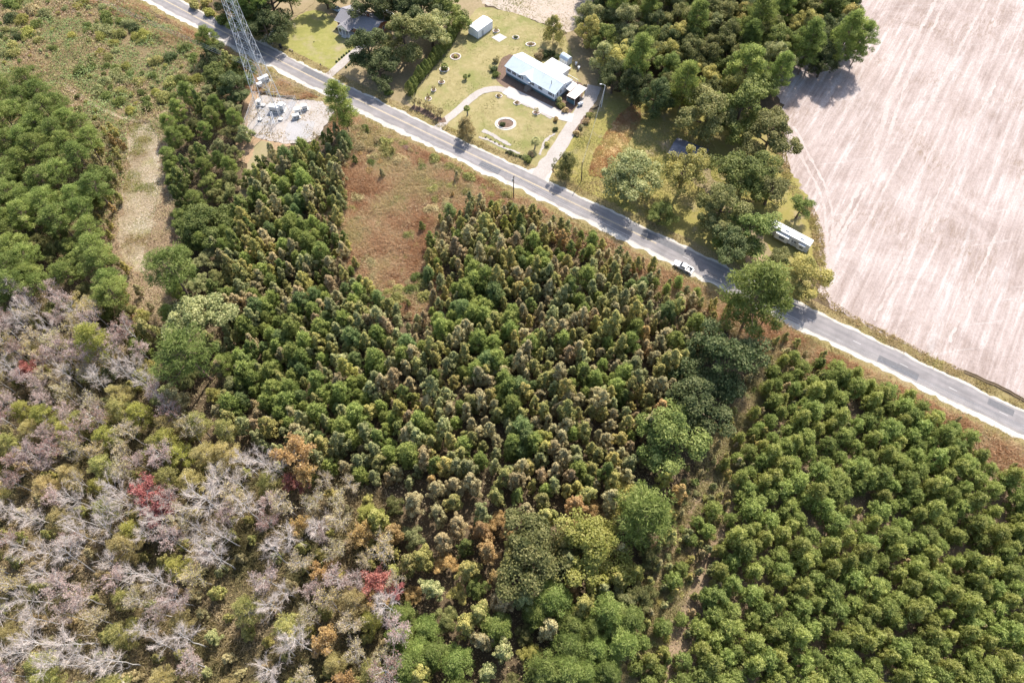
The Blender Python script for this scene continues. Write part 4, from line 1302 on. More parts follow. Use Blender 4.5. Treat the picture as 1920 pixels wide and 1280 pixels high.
def swamp_saplings():
    g = np.random.default_rng(35)
    zone = GP([(-40, 580), (150, 590), (260, 680), (330, 790), (430, 855), (620, 895), (730, 960), (745, 1090), (725, 1330), (-40, 1330)], 3)
    for (x, y) in poisson(zone, 4.0, 9000, 42):
        u, v = proj(x, y, 3)
        c = g.choice(['olive', 'tan', 'gold', 'brown', 'sage'], p=[.34, .26, .14, .16, .10])
        nm = {'tan': 'tan', 'olive': 'olive', 'gold': 'golden', 'brown': 'brown', 'sage': 'pale green'}[c]
        up = 'in the upper swamp' if v < 820 else ('in mid swamp' if v < 1040 else 'in the lower swamp')
        plant('swamp_sapling', 'gum_' + c, x, y, .5 + .35 * g.random(), f'{nm} sapling under the bare trees {up}', 'sapling', f'{nm} saplings {up}', .8, tilt=.06)
swamp_saplings()

# ---- lower middle wood
def lower():
    zone = GP([(735, 930), (800, 915), (900, 890), (1000, 920), (1100, 935), (1190, 905), (1240, 880), (1285, 930), (1275, 985), (1230, 1080), (1165, 1200), (1125, 1345), (725, 1345), (745, 1200), (765, 1080), (725, 990)], 6)
    g = np.random.default_rng(55)
    for (x, y) in poisson(zone, 3.7, 12000, 61):
        u, v = proj(x, y, 6)
        if v > 1350 or not clear_big(x, y, .75): continue
        wh = 'at the bottom edge of the wood' if v > 1180 else ('beside the swamp' if u < 830 else ('toward the lower dirt break' if u > 1120 else 'in the lower middle wood'))
        s = .8 + .4 * g.random()
        pine = 740 < u < 1180 and v > 1120
        if pine and g.random() < .66:
            plant('pine_tree', 'lowpine_lite', x, y, .78 * s, f'full crowned grey-green pine {wh}', 'pine', f'grey-green pines {wh}', .8, tilt=.03)
            continue
        c = g.choice(['olive', 'gold', 'lime', 'tan', 'rust', 'sage', 'orange', 'green', 'brown'], p=[.26, .13, .09, .15, .08, .12, .06, .05, .06])
        if u < 800 and g.random() < .5: c = g.choice(['orange', 'rust', 'gold', 'tan'])
        nm = {'olive': 'olive', 'gold': 'golden', 'lime': 'yellow-green', 'tan': 'tan', 'rust': 'rust', 'sage': 'pale green', 'orange': 'orange', 'green': 'green', 'brown': 'brown'}[c]
        if g.random() < .35 and 'broad_' + c in STOCK:
            plant('hardwood_tree', 'broad_' + c, x, y, .52 * s, f'round {nm} hardwood {wh}', 'tree', f'round {nm} hardwoods {wh}', tilt=.03)
        else:
            plant('wood_sweetgum', 'gum_' + c, x, y, 1.12 * s, f'{nm} sweetgum {wh}', 'sweetgum', f'{nm} sweetgums {wh}', .95, tilt=.03)
lower()

# ---- tall pines at the left edge, and the strip of mixed trees beside the mown track
def left():
    g = np.random.default_rng(77)
    zone = GP([(-110, 180), (20, 130), (90, 160), (140, 215), (165, 290), (185, 380), (170, 470), (215, 545), (120, 540), (-20, 540), (-110, 540)], 13)
    for (x, y) in poisson(zone, 4.8, 6000, 71):
        u, v = proj(x, y, 13)
        if u < -110 or not clear_big(x, y, .5): continue
        if inpoly([x], [y], TRACK)[0]: continue
        wh = 'beside the scrub field' if v < 280 else ('in the left pine stand' if u < 130 else 'at the track side of the left stand')
        k = 'pine' if g.random() < .72 else ('broad_olive' if g.random() < .5 else 'broad_green')
        if k == 'pine':
            plant('pine_tree', 'pine', x, y, .80 + .2 * g.random(), f'tall bare trunked pine {wh}', 'pine', f'tall pines {wh}', .82, tilt=.03)
        else:
            nm = k[6:]
            plant('hardwood_tree', k, x, y, .62 + .25 * g.random(), f'{nm} hardwood {wh}', 'tree', f'{nm} hardwoods {wh}', 1.1)
    zone = GP([(318, 215), (345, 165), (380, 150), (420, 180), (448, 205), (462, 250), (470, 300), (452, 340), (432, 400), (415, 470), (405, 560), (330, 560), (312, 540), (332, 440), (312, 330), (300, 260)], 6)
    for (x, y) in poisson(zone, 4.3, 5000, 72):
        u, v = proj(x, y, 6)
        if not clear_big(x, y, .6) or inpoly([x], [y], PAD)[0] or inpoly([x], [y], ROWAY)[0] or inpoly([x], [y], TRACK)[0]: continue
        wh = 'between the mown track and the tower' if v < 330 else 'between the mown track and the thicket'
        k = g.choice(['broad_green', 'broad_olive', 'broad_sage', 'lowpine', 'lowpine_lite', 'gum_green'])
        nm = {'broad_green': 'green', 'broad_olive': 'olive', 'broad_sage': 'pale green', 'lowpine': 'dark green', 'lowpine_lite': 'grey-green', 'gum_green': 'upright green'}[k]
        pine = k.startswith('low')
        sc = (.56 if not pine else .55) if k[:3] != 'gum' else 1.15
        plant('pine_tree' if pine else 'hardwood_tree', k, x, y, sc * (.9 + .35 * g.random()), f'{nm} {"pine" if pine else "hardwood"} {wh}', 'pine' if pine else 'tree', f'{nm} {"pines" if pine else "hardwoods"} {wh}')
    zone = GP([(225, 560), (262, 570), (330, 580), (400, 610), (425, 700), (440, 810), (340, 790), (270, 720), (235, 640), (190, 560)], 8)
    for (x, y) in poisson(zone, 4.4, 5000, 73):
        u, v = proj(x, y, 8)
        if not clear_big(x, y, .6): continue
        k = g.choice(['broad_olive', 'broad_sage', 'lowpine_lite', 'gum_olive', 'gum_tan', 'cypress_olive', 'airy_gold'])
        nm = {'broad_olive': 'round olive', 'broad_sage': 'pale green', 'lowpine_lite': 'grey-green', 'gum_olive': 'upright olive', 'gum_tan': 'tan', 'cypress_olive': 'feathery olive', 'airy_gold': 'thin golden'}[k]
        sc = {'broad_olive': .6, 'broad_sage': .6, 'lowpine_lite': .62, 'gum_olive': 1.2, 'gum_tan': 1.1, 'cypress_olive': .7, 'airy_gold': .62}[k]
        plant('mixed_wood_tree', k, x, y, sc * (.9 + .3 * g.random()), f'{nm} tree between the bare swamp and the thicket', 'tree', f'{nm} trees between the swamp and the thicket')
    # thin growth on the gap between the left stand and the track
    zone = GP([(190, 250), (232, 240), (236, 330), (222, 400), (226, 470), (250, 520), (300, 590), (240, 600), (180, 500), (170, 400)], 1)
    for (x, y) in poisson(zone, 3.2, 3000, 74):
        c = g.choice(['olive', 'gold', 'tan', 'rust', 'lime'])
        nm = {'olive': 'olive', 'gold': 'golden', 'tan': 'tan', 'rust': 'rusty', 'lime': 'yellow-green'}[c]
        plant('broadleaf_sapling', 'gum_' + c, x, y, .4 + .3 * g.random(), f'{nm} sapling between the left pines and the mown track', 'sapling', f'{nm} saplings by the mown track')
left()

# ---- dense wood behind the meadow, top right
def ne_wood():
    g = np.random.default_rng(91)
    zone = GP([(1110, -60), (1300, -70), (1500, -70), (1600, -30), (1622, 40), (1632, 84), (1590, 100), (1500, 88), (1478, 120), (1440, 150), (1360, 150), (1290, 170), (1240, 178), (1180, 150), (1130, 105), (1105, 40)], 10)
    for (x, y) in poisson(zone, 6.0, 6000, 92):
        u, v = proj(x, y, 10)
        if not clear_big(x, y, .6): continue
        k = g.choice(['broad_deep', 'broad_olive', 'broad_green', 'broad_sage', 'lowpine', 'broad_gold', 'airy_olive'], p=[.28, .22, .14, .10, .14, .07, .05])
        nm = {'broad_deep': 'dark green', 'broad_olive': 'olive', 'broad_green': 'green', 'broad_sage': 'grey-green', 'lowpine': 'dark pine-like', 'broad_gold': 'yellowing', 'airy_olive': 'thin olive'}[k]
        wh = 'on the house side of the upper right wood' if u < 1230 else ('at the field corner of the upper right wood' if u > 1480 else 'in the upper right wood')
        sc = 1.12 if k != 'lowpine' else 1.1
        plant('wood_tree', k, x, y, sc * (.85 + .3 * g.random()), f'{nm} tree {wh}', 'tree', f'{nm} trees {wh}', 1.2)
ne_wood()
big('hardwood_tree', 'broad_gold', 1172, 92, 8, .72, 'bright yellow-green tree standing before the upper right wood', 1.2, 2)
big('hardwood_tree', 'broad_gold', 1268, 38, 11, .55, 'orange-yellow crown poking out of the upper right wood', 1.5, 0)
big('hardwood_tree', 'airy_gold', 1262, 158, 7, .62, 'yellow-green tree on the meadow side of the wood', 1.1, 1)
big('pine_tree', 'lowpine', 1400, 128, 9, .92, 'grey-green pine in front of the wood near the field', 1.0, 3)

# ---- shrub field at the top left
def scrub():
    g = np.random.default_rng(111)
    zone = GP([(-150, -40), (200, -40), (255, 20), (320, 70), (375, 110), (370, 170), (320, 190), (250, 212), (180, 180), (110, 140), (-100, 120)])
    for (x, y) in poisson(zone, 3.3, 9000, 112):
        u, v = proj(x, y, 0)
        if u < -40 or v < -30: continue
        if road_off(x, y)[0] > -10: continue
        if fnoise(x, y, .06) < .40: continue
        c = g.choice(['green', 'olive', 'lime', 'sage', 'deep', 'tan'], p=[.30, .22, .20, .18, .03, .07])
        nm = {'green': 'green', 'olive': 'olive', 'lime': 'yellow-green', 'sage': 'pale green', 'deep': 'dark green', 'tan': 'tan'}[c]
        wh = 'near the road' if u > 280 else ('on the far left' if u < 120 else 'in the middle')
        s = .5 + .95 * g.random() ** 1.4
        plant('scrub_bush', ('mound_' if s > .75 else 'bush_') + c, x, y, s * (1.05 if s > .75 else 1.2), f'{"sprawling" if s > .75 else "small"} {nm} bush {wh} of the shrub field', 'bush', f'{"sprawling" if s > .75 else "small"} {nm} bushes {wh} of the shrub field')
    zone = GP([(140, 180), (200, 212), (240, 235), (225, 300), (215, 330), (180, 290), (150, 230)])
    for (x, y) in poisson(zone, 3.2, 3000, 113):
        c = g.choice(['green', 'olive', 'lime', 'tan', 'gold'])
        nm = {'green': 'green', 'olive': 'olive', 'lime': 'yellow-green', 'tan': 'tan', 'gold': 'golden'}[c]
        plant('scrub_bush', 'bush_' + c, x, y, .5 + .6 * g.random(), f'{nm} bush between the bank and the left pines', 'bush', f'{nm} bushes below the bank')
scrub()
def break_saplings():
    g = np.random.default_rng(131)
    world = [(x - 6.5, y) for x, y in BREAK] + [(x + 12.0, y) for x, y in BREAK][::-1]
    for (x, y) in poisson(world, 2.1, 12000, 132):
        u, v = proj(x, y, 1.5)
        if v > 1330 or road_off(x, y)[0] > -9: continue
        if polyd(x, y, BREAK) < 1.1 and g.random() < .7: continue
        c = g.choice(['olive', 'tan', 'sage', 'green', 'gold', 'brown'], p=[.3, .22, .2, .12, .08, .08])
        nm = {'tan': 'tan', 'olive': 'olive', 'gold': 'golden', 'brown': 'brown', 'green': 'green', 'sage': 'pale green'}[c]
        wh = 'on the upper dirt break' if v < 850 else ('on the middle dirt break' if v < 1060 else 'on the lower dirt break')
        if g.random() < .45:
            plant('break_bush', 'bush_' + c, x, y, .45 + .5 * g.random(), f'{nm} bush {wh}', 'bush', f'{nm} bushes {wh}')
        else:
            plant('break_sapling', 'gum_' + c, x, y, .28 + .28 * g.random(), f'{nm} sapling {wh}', 'sapling', f'{nm} saplings {wh}')
break_saplings()
def scraggle():
    # saplings that creep from the thicket toward the road
    g = np.random.default_rng(121)
    world = [tuple(p) for p in (_RP + _RN * -15)] + [tuple(p) for p in (_RP + _RN * -8.2)][::-1]
    for (x, y) in poisson(world, 3.2, 9000, 122):
        u, v = proj(x, y, 1)
        if not (230 < u < 1930) or v > 1000 or inpoly([x], [y], PAD)[0] or not clear_big(x, y, .5): continue
        if g.random() < .35: continue
        c = g.choice(['olive', 'tan', 'brown', 'green', 'gold', 'rust'], p=[.28, .24, .2, .12, .1, .06])
        nm = {'tan': 'tan', 'olive': 'olive', 'gold': 'golden', 'brown': 'brown', 'green': 'green', 'rust': 'rust'}[c]
        wh = 'above the tower pad' if u < 480 else ('beside the brown clearing' if u < 950 else ('in front of the thicket' if u < 1380 else 'in front of the plantation'))
        if g.random() < .85:
            plant('verge_bush', 'bush_' + c, x, y, .35 + .4 * g.random(), f'{nm} roadside bush {wh}', 'bush', f'{nm} roadside bushes {wh}')
        else:
            plant('broadleaf_sapling', 'gum_' + c, x, y, .25 + .25 * g.random(), f'{nm} roadside sapling {wh}', 'sapling', f'{nm} roadside saplings {wh}')
scraggle()
print('plants', len(TREES), n_plant, cnt)
# ================================================================== ground cover nobody could count
def cover(name, label, cat, px_zone, n, mat, hgt=.8, size=.35, asp=.5, seed=0, clumpy=.08, thr=.35, z0=-.2, blades=False, avoid=None, world=None, hmod=None, vshift=0.0):
    g = np.random.default_rng(seed)
    poly = world if world is not None else GP(px_zone)
    P = scatter(poly, n, seed)
    k = fnoise(P[:, 0], P[:, 1], clumpy)
    keep = (k + g.random(n) * .25) > thr
    P = P[keep]; k = k[keep]
    if avoid is not None:
        m = avoid(P[:, 0], P[:, 1]); P = P[~m]; k = k[~m]
    n = len(P)
    H = hgt * (.35 + 1.1 * np.clip((k - thr) / .4, 0, 1.2))
    if hmod is not None: H = H * hmod(P[:, 0], P[:, 1])
    kv = (fnoise(P[:, 0] + 300, P[:, 1], .16) - .5) * 2.2 + .5
    mb = MB()
    if blades:
        # tufts of five bent blades
        B = np.repeat(P, 5, axis=0) + g.normal(size=(n * 5, 2)) * .09
        h5 = np.repeat(H, 5) * (.6 + .7 * g.random(n * 5))
        lean = g.normal(size=(n * 5, 2)) * .75 * h5[:, None]
        side = g.normal(size=(n * 5, 2)); side /= np.linalg.norm(side, axis=1)[:, None]
        wv = size * .5 * side * (.6 + .8 * g.random((n * 5, 1)))
        zb = np.full((n * 5, 1), z0)
        V = np.stack([np.hstack([B - wv, zb]), np.hstack([B + wv, zb]), np.hstack([B + lean, zb + h5[:, None]])], 1).reshape(-1, 3)
        val = np.clip(np.repeat(kv, 5) + g.normal(size=n * 5) * .16 + vshift, 0, 1)
        mb.add(V, np.arange(len(V)).reshape(-1, 3), val=val)
    else:
        C = np.column_stack([P, z0 + .05 + H * g.random(n) ** .7])
        N = g.normal(size=(n, 3)) * .7 + np.array([0, 0, .9])
        mb.leaves(C, N, size * (.6 + .8 * g.random(n)), asp, np.clip(kv + g.normal(size=n) * .18 + vshift, 0, 1), g=g)
    o = mb.build(name, mat)
    return tag(o, label, cat, None, 'stuff')
def in_any(*polys):
    def f(x, y):
        m = np.zeros(len(x), bool)
        for p in polys: m |= inpoly(x, y, p)
        return m
    return f
def near_road(lo, hi):
    def f(x, y):
        d = np.concatenate([road_off(x[i:i + 4000], y[i:i + 4000]) for i in range(0, len(x), 4000)]) if len(x) else np.zeros(0)
        return (d > lo) & (d < hi)
    return f
def orf(*fs):
    def f(x, y):
        m = np.zeros(len(x), bool)
        for q in fs: m |= q(x, y)
        return m
    return f
L_ = lambda n, c, t=.2: mat_leaf(n, c, transl=t, jit=0, hue=0)
M['c_sedge'] = L_('sedge_blades', [(.44, .26, .14), (.56, .37, .22), (.60, .45, .28), (.52, .43, .22)], .4)
M['c_brush'] = L_('brush_leaves', [(.24, .17, .10), (.37, .28, .16), (.32, .29, .13), (.48, .39, .25)], .35)
M['c_swamp'] = L_('swamp_brush', [(.10, .095, .042), (.22, .185, .08), (.33, .255, .13), (.42, .33, .20)])
M['c_scrub'] = L_('scrub_leaves', [(.46, .34, .22), (.36, .32, .13), (.20, .26, .085), (.30, .37, .14)], .35)
M['c_weed'] = L_('weed_leaves', [(.44, .33, .18), (.40, .34, .14), (.34, .34, .11), (.26, .28, .09)])
M['c_verge'] = L_('verge_blades', [(.36, .29, .12), (.48, .37, .18), (.54, .41, .24), (.42, .36, .13)])
M['c_stub'] = L_('stubble_blades', [(.34, .23, .16), (.46, .35, .27), (.54, .45, .37)])
M['c_rust'] = L_('rust_weeds', [(.50, .29, .15), (.58, .40, .19), (.55, .47, .20)], .45)
M['c_break'] = L_('break_blades', [(.30, .26, .11), (.42, .34, .18), (.36, .34, .14), (.52, .42, .26)], .35)
TRK = in_any(TRACK, ROWAY, PAD)
_brk = lambda x, y: np.array([polyd(a, b, BREAK) < 1.7 for a, b in zip(x, y)], bool) if len(x) else np.zeros(0, bool)

cover('broom_sedge', 'russet broom sedge filling the clearing beside the thicket', 'grass', Z_SEDGE, 34000, M['c_sedge'], .95, .24, seed=1, clumpy=.10, thr=.18, blades=True, avoid=near_road(-10, 50))
cover('clearing_brush', 'low tan and olive brush dotted through the brown clearing', 'undergrowth', Z_SEDGE, 40000, L_('clearing_leaves', [(.34, .22, .13), (.46, .33, .20), (.34, .30, .13), (.24, .25, .09)], .3), 1.5, .42, .55, seed=19, clumpy=.30, thr=.52, avoid=near_road(-9, 50))
Z_TH2 = [(440, 400), (470, 330), (520, 262), (640, 250), (700, 210), (1000, 375), (1120, 440), (1300, 535), (1480, 625), (1430, 720), (1320, 900), (1250, 1050), (1130, 1400), (700, 1400), (760, 1080), (700, 930), (420, 830), (390, 640)]
cover('thicket_undergrowth', 'brown brush and dead grass under the thicket trees', 'undergrowth', Z_TH2, 70000, M['c_brush'], 1.5, .34, .5, seed=2, clumpy=.16, thr=.28, avoid=orf(in_any(SEDGE, ROWAY, PAD), near_road(-9, 60)))
cover('verge_scrub', 'tan and brown roadside scrub between verge and thicket', 'grass', None, 30000, M['c_sedge'], .8, .2, seed=3, clumpy=.14, thr=.26, blades=True,
      world=[tuple(p) for p in (_RP + _RN * -15.5)] + [tuple(p) for p in (_RP + _RN * -6.2)][::-1], avoid=TRK)
cover('verge_grass_near', 'thin yellow verge grass along the near side of the road', 'grass', None, 15000, M['c_verge'], .26, .10, seed=4, clumpy=.2, thr=.30, blades=True, z0=-.1,
      world=[tuple(p) for p in (_RP + _RN * -8.6)] + [tuple(p) for p in (_RP + _RN * -4.6)][::-1], avoid=TRK)
cover('verge_grass_far', 'thin yellow verge grass along the far side of the road', 'grass', None, 9000, M['c_verge'], .26, .10, seed=5, clumpy=.2, thr=.36, blades=True, z0=-.1,
      world=[tuple(p) for p in (_RP + _RN * 3.9)] + [tuple(p) for p in (_RP + _RN * 6.2)][::-1], avoid=in_any(GP([(980, 322), (1003, 314), (1018, 308), (1040, 318), (1034, 334), (1024, 346), (1000, 338)])))
cover('plantation_undergrowth', 'dry brown grass and weeds between the planted pines', 'undergrowth', Z_PLANT, 42000, M['c_brush'], .9, .32, .45, seed=6, clumpy=.2, thr=.30, avoid=near_road(-9, 60), vshift=.1)
cover('break_grass', 'dead straw grass along the dirt break', 'grass', None, 16000, M['c_break'], .7, .12, seed=7, clumpy=.2, thr=.25, blades=True, vshift=.15,
      world=[(x - 4.5, y) for x, y in BREAK] + [(x + 7.5, y) for x, y in BREAK][::-1])
cover('swamp_undergrowth', 'olive and brown brush on the floor of the bare swamp', 'undergrowth', [(-90, 560), (120, 560), (250, 620), (320, 760), (430, 850), (620, 880), (740, 940), (760, 1110), (735, 1400), (-90, 1400)], 45000,
      M['c_swamp'], 2.6, .36, .3, seed=8, clumpy=.11, thr=.34)
cover('swamp_grass', 'olive and straw coloured rushes between the bare trees', 'grass', [(-90, 560), (120, 560), (250, 620), (320, 760), (430, 850), (620, 880), (740, 940), (760, 1110), (735, 1400), (-90, 1400)], 30000, M['c_swamp'], 1.3, .16, seed=18, clumpy=.12, thr=.30, blades=True, vshift=.12)
cover('left_undergrowth', 'brush under the left pines and beside the mown track', 'undergrowth', [(-120, 300), (100, 280), (170, 240), (230, 240), (225, 330), (210, 480), (250, 560), (300, 560), (330, 420), (300, 300), (310, 230), (400, 200), (450, 260), (470, 320), (420, 450),
      (440, 820), (330, 780), (240, 620), (120, 560), (-120, 560)], 42000, M['c_brush'], 1.1, .34, .5, seed=9, clumpy=.14, thr=.33, avoid=TRK, vshift=.12)
cover('track_brush', 'tan and olive brush crowding both sides of the mown track', 'undergrowth', [(216, 240), (262, 222), (306, 226), (330, 300), (345, 420), (340, 560), (300, 640), (240, 620), (196, 490), (196, 400), (212, 320)], 22000, M['c_brush'], 1.0, .36, .5, seed=21, clumpy=.2, thr=.30, avoid=in_any(TRACK), vshift=.15)
cover('shrub_field_growth', 'tangle of green and tan weeds over the upper left field', 'undergrowth', Z_SCRUB, 170000, M['c_scrub'], 1.7, .46, .62, seed=10, clumpy=.13, thr=.44, avoid=orf(TRK, near_road(-8.5, 60)))
cover('shrub_field_grass', 'dead tan grass between the weeds of the upper left field', 'grass', Z_SCRUB, 22000, M['c_sedge'], .5, .12, seed=11, clumpy=.12, thr=.22, blades=True, avoid=orf(TRK, near_road(-8.5, 60)), vshift=.2)
cover('track_litter', 'bleached chips and straw on the mown track', 'litter', None, 9000, L_('chips', [(.30, .22, .14), (.48, .38, .27), (.66, .58, .46)], 0), .12, .3, .3, seed=12, clumpy=.2, thr=.25, z0=-.16, world=TRACK)
cover('track_grass', 'yellow-green grass creeping over the edges of the mown track', 'grass', None, 9000, M['c_weed'], .4, .13, seed=17, clumpy=.16, thr=.56, blades=True, world=TRACK)
cover('crop_stubble', 'sparse brown stubble left on the harvested field', 'stubble', [(1480, 150), (1640, -30), (1960, -30), (1960, 765), (1700, 650), (1555, 560), (1545, 450), (1500, 350)], 30000, M['c_stub'], .12, .20, .3, seed=13, clumpy=.06, thr=.52, z0=-.2)
cover('meadow_weeds', 'yellow weeds over the meadow beside the right driveway', 'grass', [(1040, 330), (1110, 205), (1200, 190), (1330, 260), (1440, 420), (1300, 440), (1100, 365)], 15000, M['c_weed'], .3, .10, seed=14, clumpy=.1, thr=.42, blades=True, z0=-.16)
cover('rust_weeds', 'rust red weeds on the bare patch in the meadow', 'weeds', [(u + (u - 1152) * .25, v + (v - 265) * .2) for u, v in Z_RUST], 4200, M['c_rust'], .45, .14, seed=15, clumpy=.3, thr=.45, blades=True, z0=-.12)
cover('fallow_weeds', 'dry weeds on the fallow ground behind the white garage', 'weeds', Z_FALLOW, 7000, M['c_weed'], .3, .12, seed=16, clumpy=.1, thr=.46, blades=True, z0=-.14)

_mg = np.array(smooth(GP([(1470, 215), (1462, 270), (1472, 320), (1490, 360), (1520, 395), (1533, 430), (1535, 470), (1538, 530), (1545, 562), (1600, 600), (1700, 652), (1850, 724), (1930, 762)]), 2, False))
_mp, _mt, _mn = path_frame(_mg)
cover('field_margin_weeds', 'ragged tan weeds along the edge of the harvested field', 'weeds', None, 4200, M['c_verge'], .4, .16, seed=20, clumpy=.25, thr=.36, blades=True, z0=-.17, world=[tuple(p) for p in _mp + _mn * 1.6] + [tuple(p) for p in _mp - _mn * 1.6][::-1])

cover('pad_weeds', 'thin dry weeds on the sandy ground of the tower compound', 'weeds', [(470, 176), (560, 186), (622, 182), (636, 196), (612, 226), (592, 262), (520, 268), (462, 250)], 2600, M['c_verge'], .25, .12, seed=22, clumpy=.3, thr=.48, blades=True, z0=-.12)
cover('lawn_tufts', 'slightly longer dry tufts over the garden lawn', 'grass', Z_LAWN2, 9000, M['c_weed'], .10, .14, seed=23, clumpy=.15, thr=.46, blades=True, z0=-.12, avoid=in_any(GP([(810, 250), (940, 155), (1060, 210), (1120, 150), (1110, 200), (1010, 345), (1000, 320), (1050, 250), (1060, 225), (940, 172)]), GP([(940, 120), (970, 100), (1110, 150), (1070, 215), (940, 160)])))
# ================================================================== buildings, vehicles, poles and garden
M['white_metal'] = mat_plain('white_metal', (.62, .63, .64), .55, 0, .05, 1.2, .3, dirt=(.52, .50, .46))
M['white_siding'] = mat_plain('white_siding', (.72, .74, .78), .6, 0, .05, 2.0, .3)
M['white_trim'] = mat_plain('white_trim', (.78, .78, .77), .5, 0, .04, 2.0, .3)
M['pale_roof'] = mat_plain('pale_metal_roof', (.40, .46, .50), .6, 0, .06, 1.0, .3, dirt=(.35, .39, .41))
M['white_roof'] = mat_plain('white_coated_roof', (.62, .62, .61), .65, 0, .06, 1.0, .3, dirt=(.50, .47, .42))
M['grey_shingle'] = mat_plain('grey_shingle', (.225, .215, .225), .9, 0, .2, 5.0, .1, dirt=(.27, .26, .26))
M['brick'] = mat_plain('red_brick', (.33, .16, .10), .9, 0, .25, 6.0, .1)
M['glass'] = mat_plain('dark_glass', (.03, .035, .045), .12, 0, .1, 1.0, .6)
M['shutter'] = mat_plain('navy_shutter', (.045, .055, .09), .6, 0, .1, 2.0, .3)
M['skirting'] = mat_plain('teal_skirting', (.10, .17, .19), .8, 0, .15, 2.0, .2)
M['door'] = mat_plain('grey_door', (.35, .37, .40), .5, 0, .05, 2.0, .3)
M['wood'] = mat_plain('weathered_wood', (.24, .19, .15), .9, 0, .25, 5.0, .1)
M['tin'] = mat_plain('tan_tin', (.60, .55, .51), .6, 0, .1, 1.5, .3, dirt=(.48, .40, .34))
M['dark_roof'] = mat_plain('dark_tin_roof', (.10, .105, .13), .6, 0, .25, 1.5, .4, dirt=(.20, .20, .23))
M['galv'] = mat_plain('galvanised_steel', (.62, .63, .65), .55, .0, .12, 2.0, .4)
M['galv_sunlit'] = mat_plain('sunlit_galvanised_steel', (.78, .78, .78), .5, .1, .08, 2.0, .4)  # the same steel made paler: sunlight on the front braces, put into the colour
M['pole'] = mat_plain('creosote_pole', (.11, .085, .07), .95, 0, .3, 6.0, .1)
M['wire'] = mat_plain('aluminium_wire', (.55, .55, .56), .4, .5, .05, 1.0, .5)
M['cabinet'] = mat_plain('pale_cabinet', (.66, .66, .64), .5, 0, .08, 2.0, .4)
M['black'] = mat_plain('black_plastic', (.03, .03, .033), .6, 0, .2, 3.0, .3)
M['rubber'] = mat_plain('tyre_rubber', (.025, .025, .026), .9, 0, .2, 3.0, .2)
M['rim'] = mat_plain('wheel_rim', (.45, .45, .46), .35, .6, .05, 3.0, .5)
def carpaint(n, c):
    m = mat_plain(n, c, .28, 0, .03, 1.0, .5); m.node_tree.nodes['Principled BSDF'].inputs['Coat Weight'].default_value = .6; return m
M['car_white'] = carpaint('white_car_paint', (.62, .62, .61))
M['car_blue'] = carpaint('pale_blue_car_paint', (.36, .47, .56))
M['car_grey'] = carpaint('silver_car_paint', (.50, .52, .56))
M['lamp_red'] = mat_plain('red_lens', (.35, .02, .02), .3, 0, .1, 1.0, .5)
M['lamp_clear'] = mat_plain('clear_lens', (.6, .6, .58), .2, 0, .05, 1.0, .6)
M['stone'] = mat_plain('whitewashed_stone', (.66, .60, .53), .9, 0, .2, 2.5, .1)
M['rv_stripe'] = mat_plain('grey_rv_band', (.40, .42, .45), .5, 0, .1, 1.0, .4)
M['concrete_pier'] = mat_plain('concrete_pier', (.55, .53, .50), .9, 0, .12, 2.0, .2)

def frame_from(p, q):
    """origin and heading of the line p -> q (world points)"""
    return math.atan2(q[1] - p[1], q[0] - p[0])
def part(name, mat, parent, fn):
    mb = MB(); fn(mb)
    return mb.build(name, mat, parent)
def boxp(name, mat, parent, *b):
    return part(name, mat, parent, lambda m: m.box(*b))

def gable_roof(mb, x0, x1, y0, y1, ze, zr, th=.12):
    """ridge along x; a closed slab of two slopes"""
    ym = (y0 + y1) / 2
    prof = [(y0, ze), (ym, zr), (y1, ze), (y1, ze + th), (ym, zr + th), (y0, ze + th)]
    mb.prism(prof, x0, x1, 'x')
def window(parent, x0, x1, z0, z1, yface, outward=-1, axis='x', shutters=False, f=.07):
    """glazed opening with frame and cross bar on a wall; the wall plane is yface"""
    o = outward
    def bx(a0, a1, d0, d1, c0, c1):
        d0, d1 = sorted((yface + o * d0, yface + o * d1))
        return (a0, a1, d0, d1, c0, c1) if axis == 'x' else (d0, d1, a0, a1, c0, c1)
    w_ = part('window', M['white_trim'], parent, lambda m: (m.box(*bx(x0 - f, x1 + f, .002, .05, z1, z1 + f)), m.box(*bx(x0 - f, x1 + f, .002, .07, z0 - f, z0)),
              m.box(*bx(x0 - f, x0, .002, .05, z0, z1)), m.box(*bx(x1, x1 + f, .002, .05, z0, z1)), m.box(*bx(x0, x1, .012, .045, (z0 + z1) / 2 - .03, (z0 + z1) / 2 + .03))))
    boxp('pane', M['glass'], w_, *bx(x0, x1, .003, .018, z0, z1))
    if shutters:
        sw = (x1 - x0) * .42
        for a, b in ((x0 - f - sw - .01, x0 - f - .01), (x1 + f + .01, x1 + f + sw + .01)):
            boxp('shutter', M['shutter'], w_, *bx(a, b, .004, .05, z0 - .03, z1 + .03))
    return w_

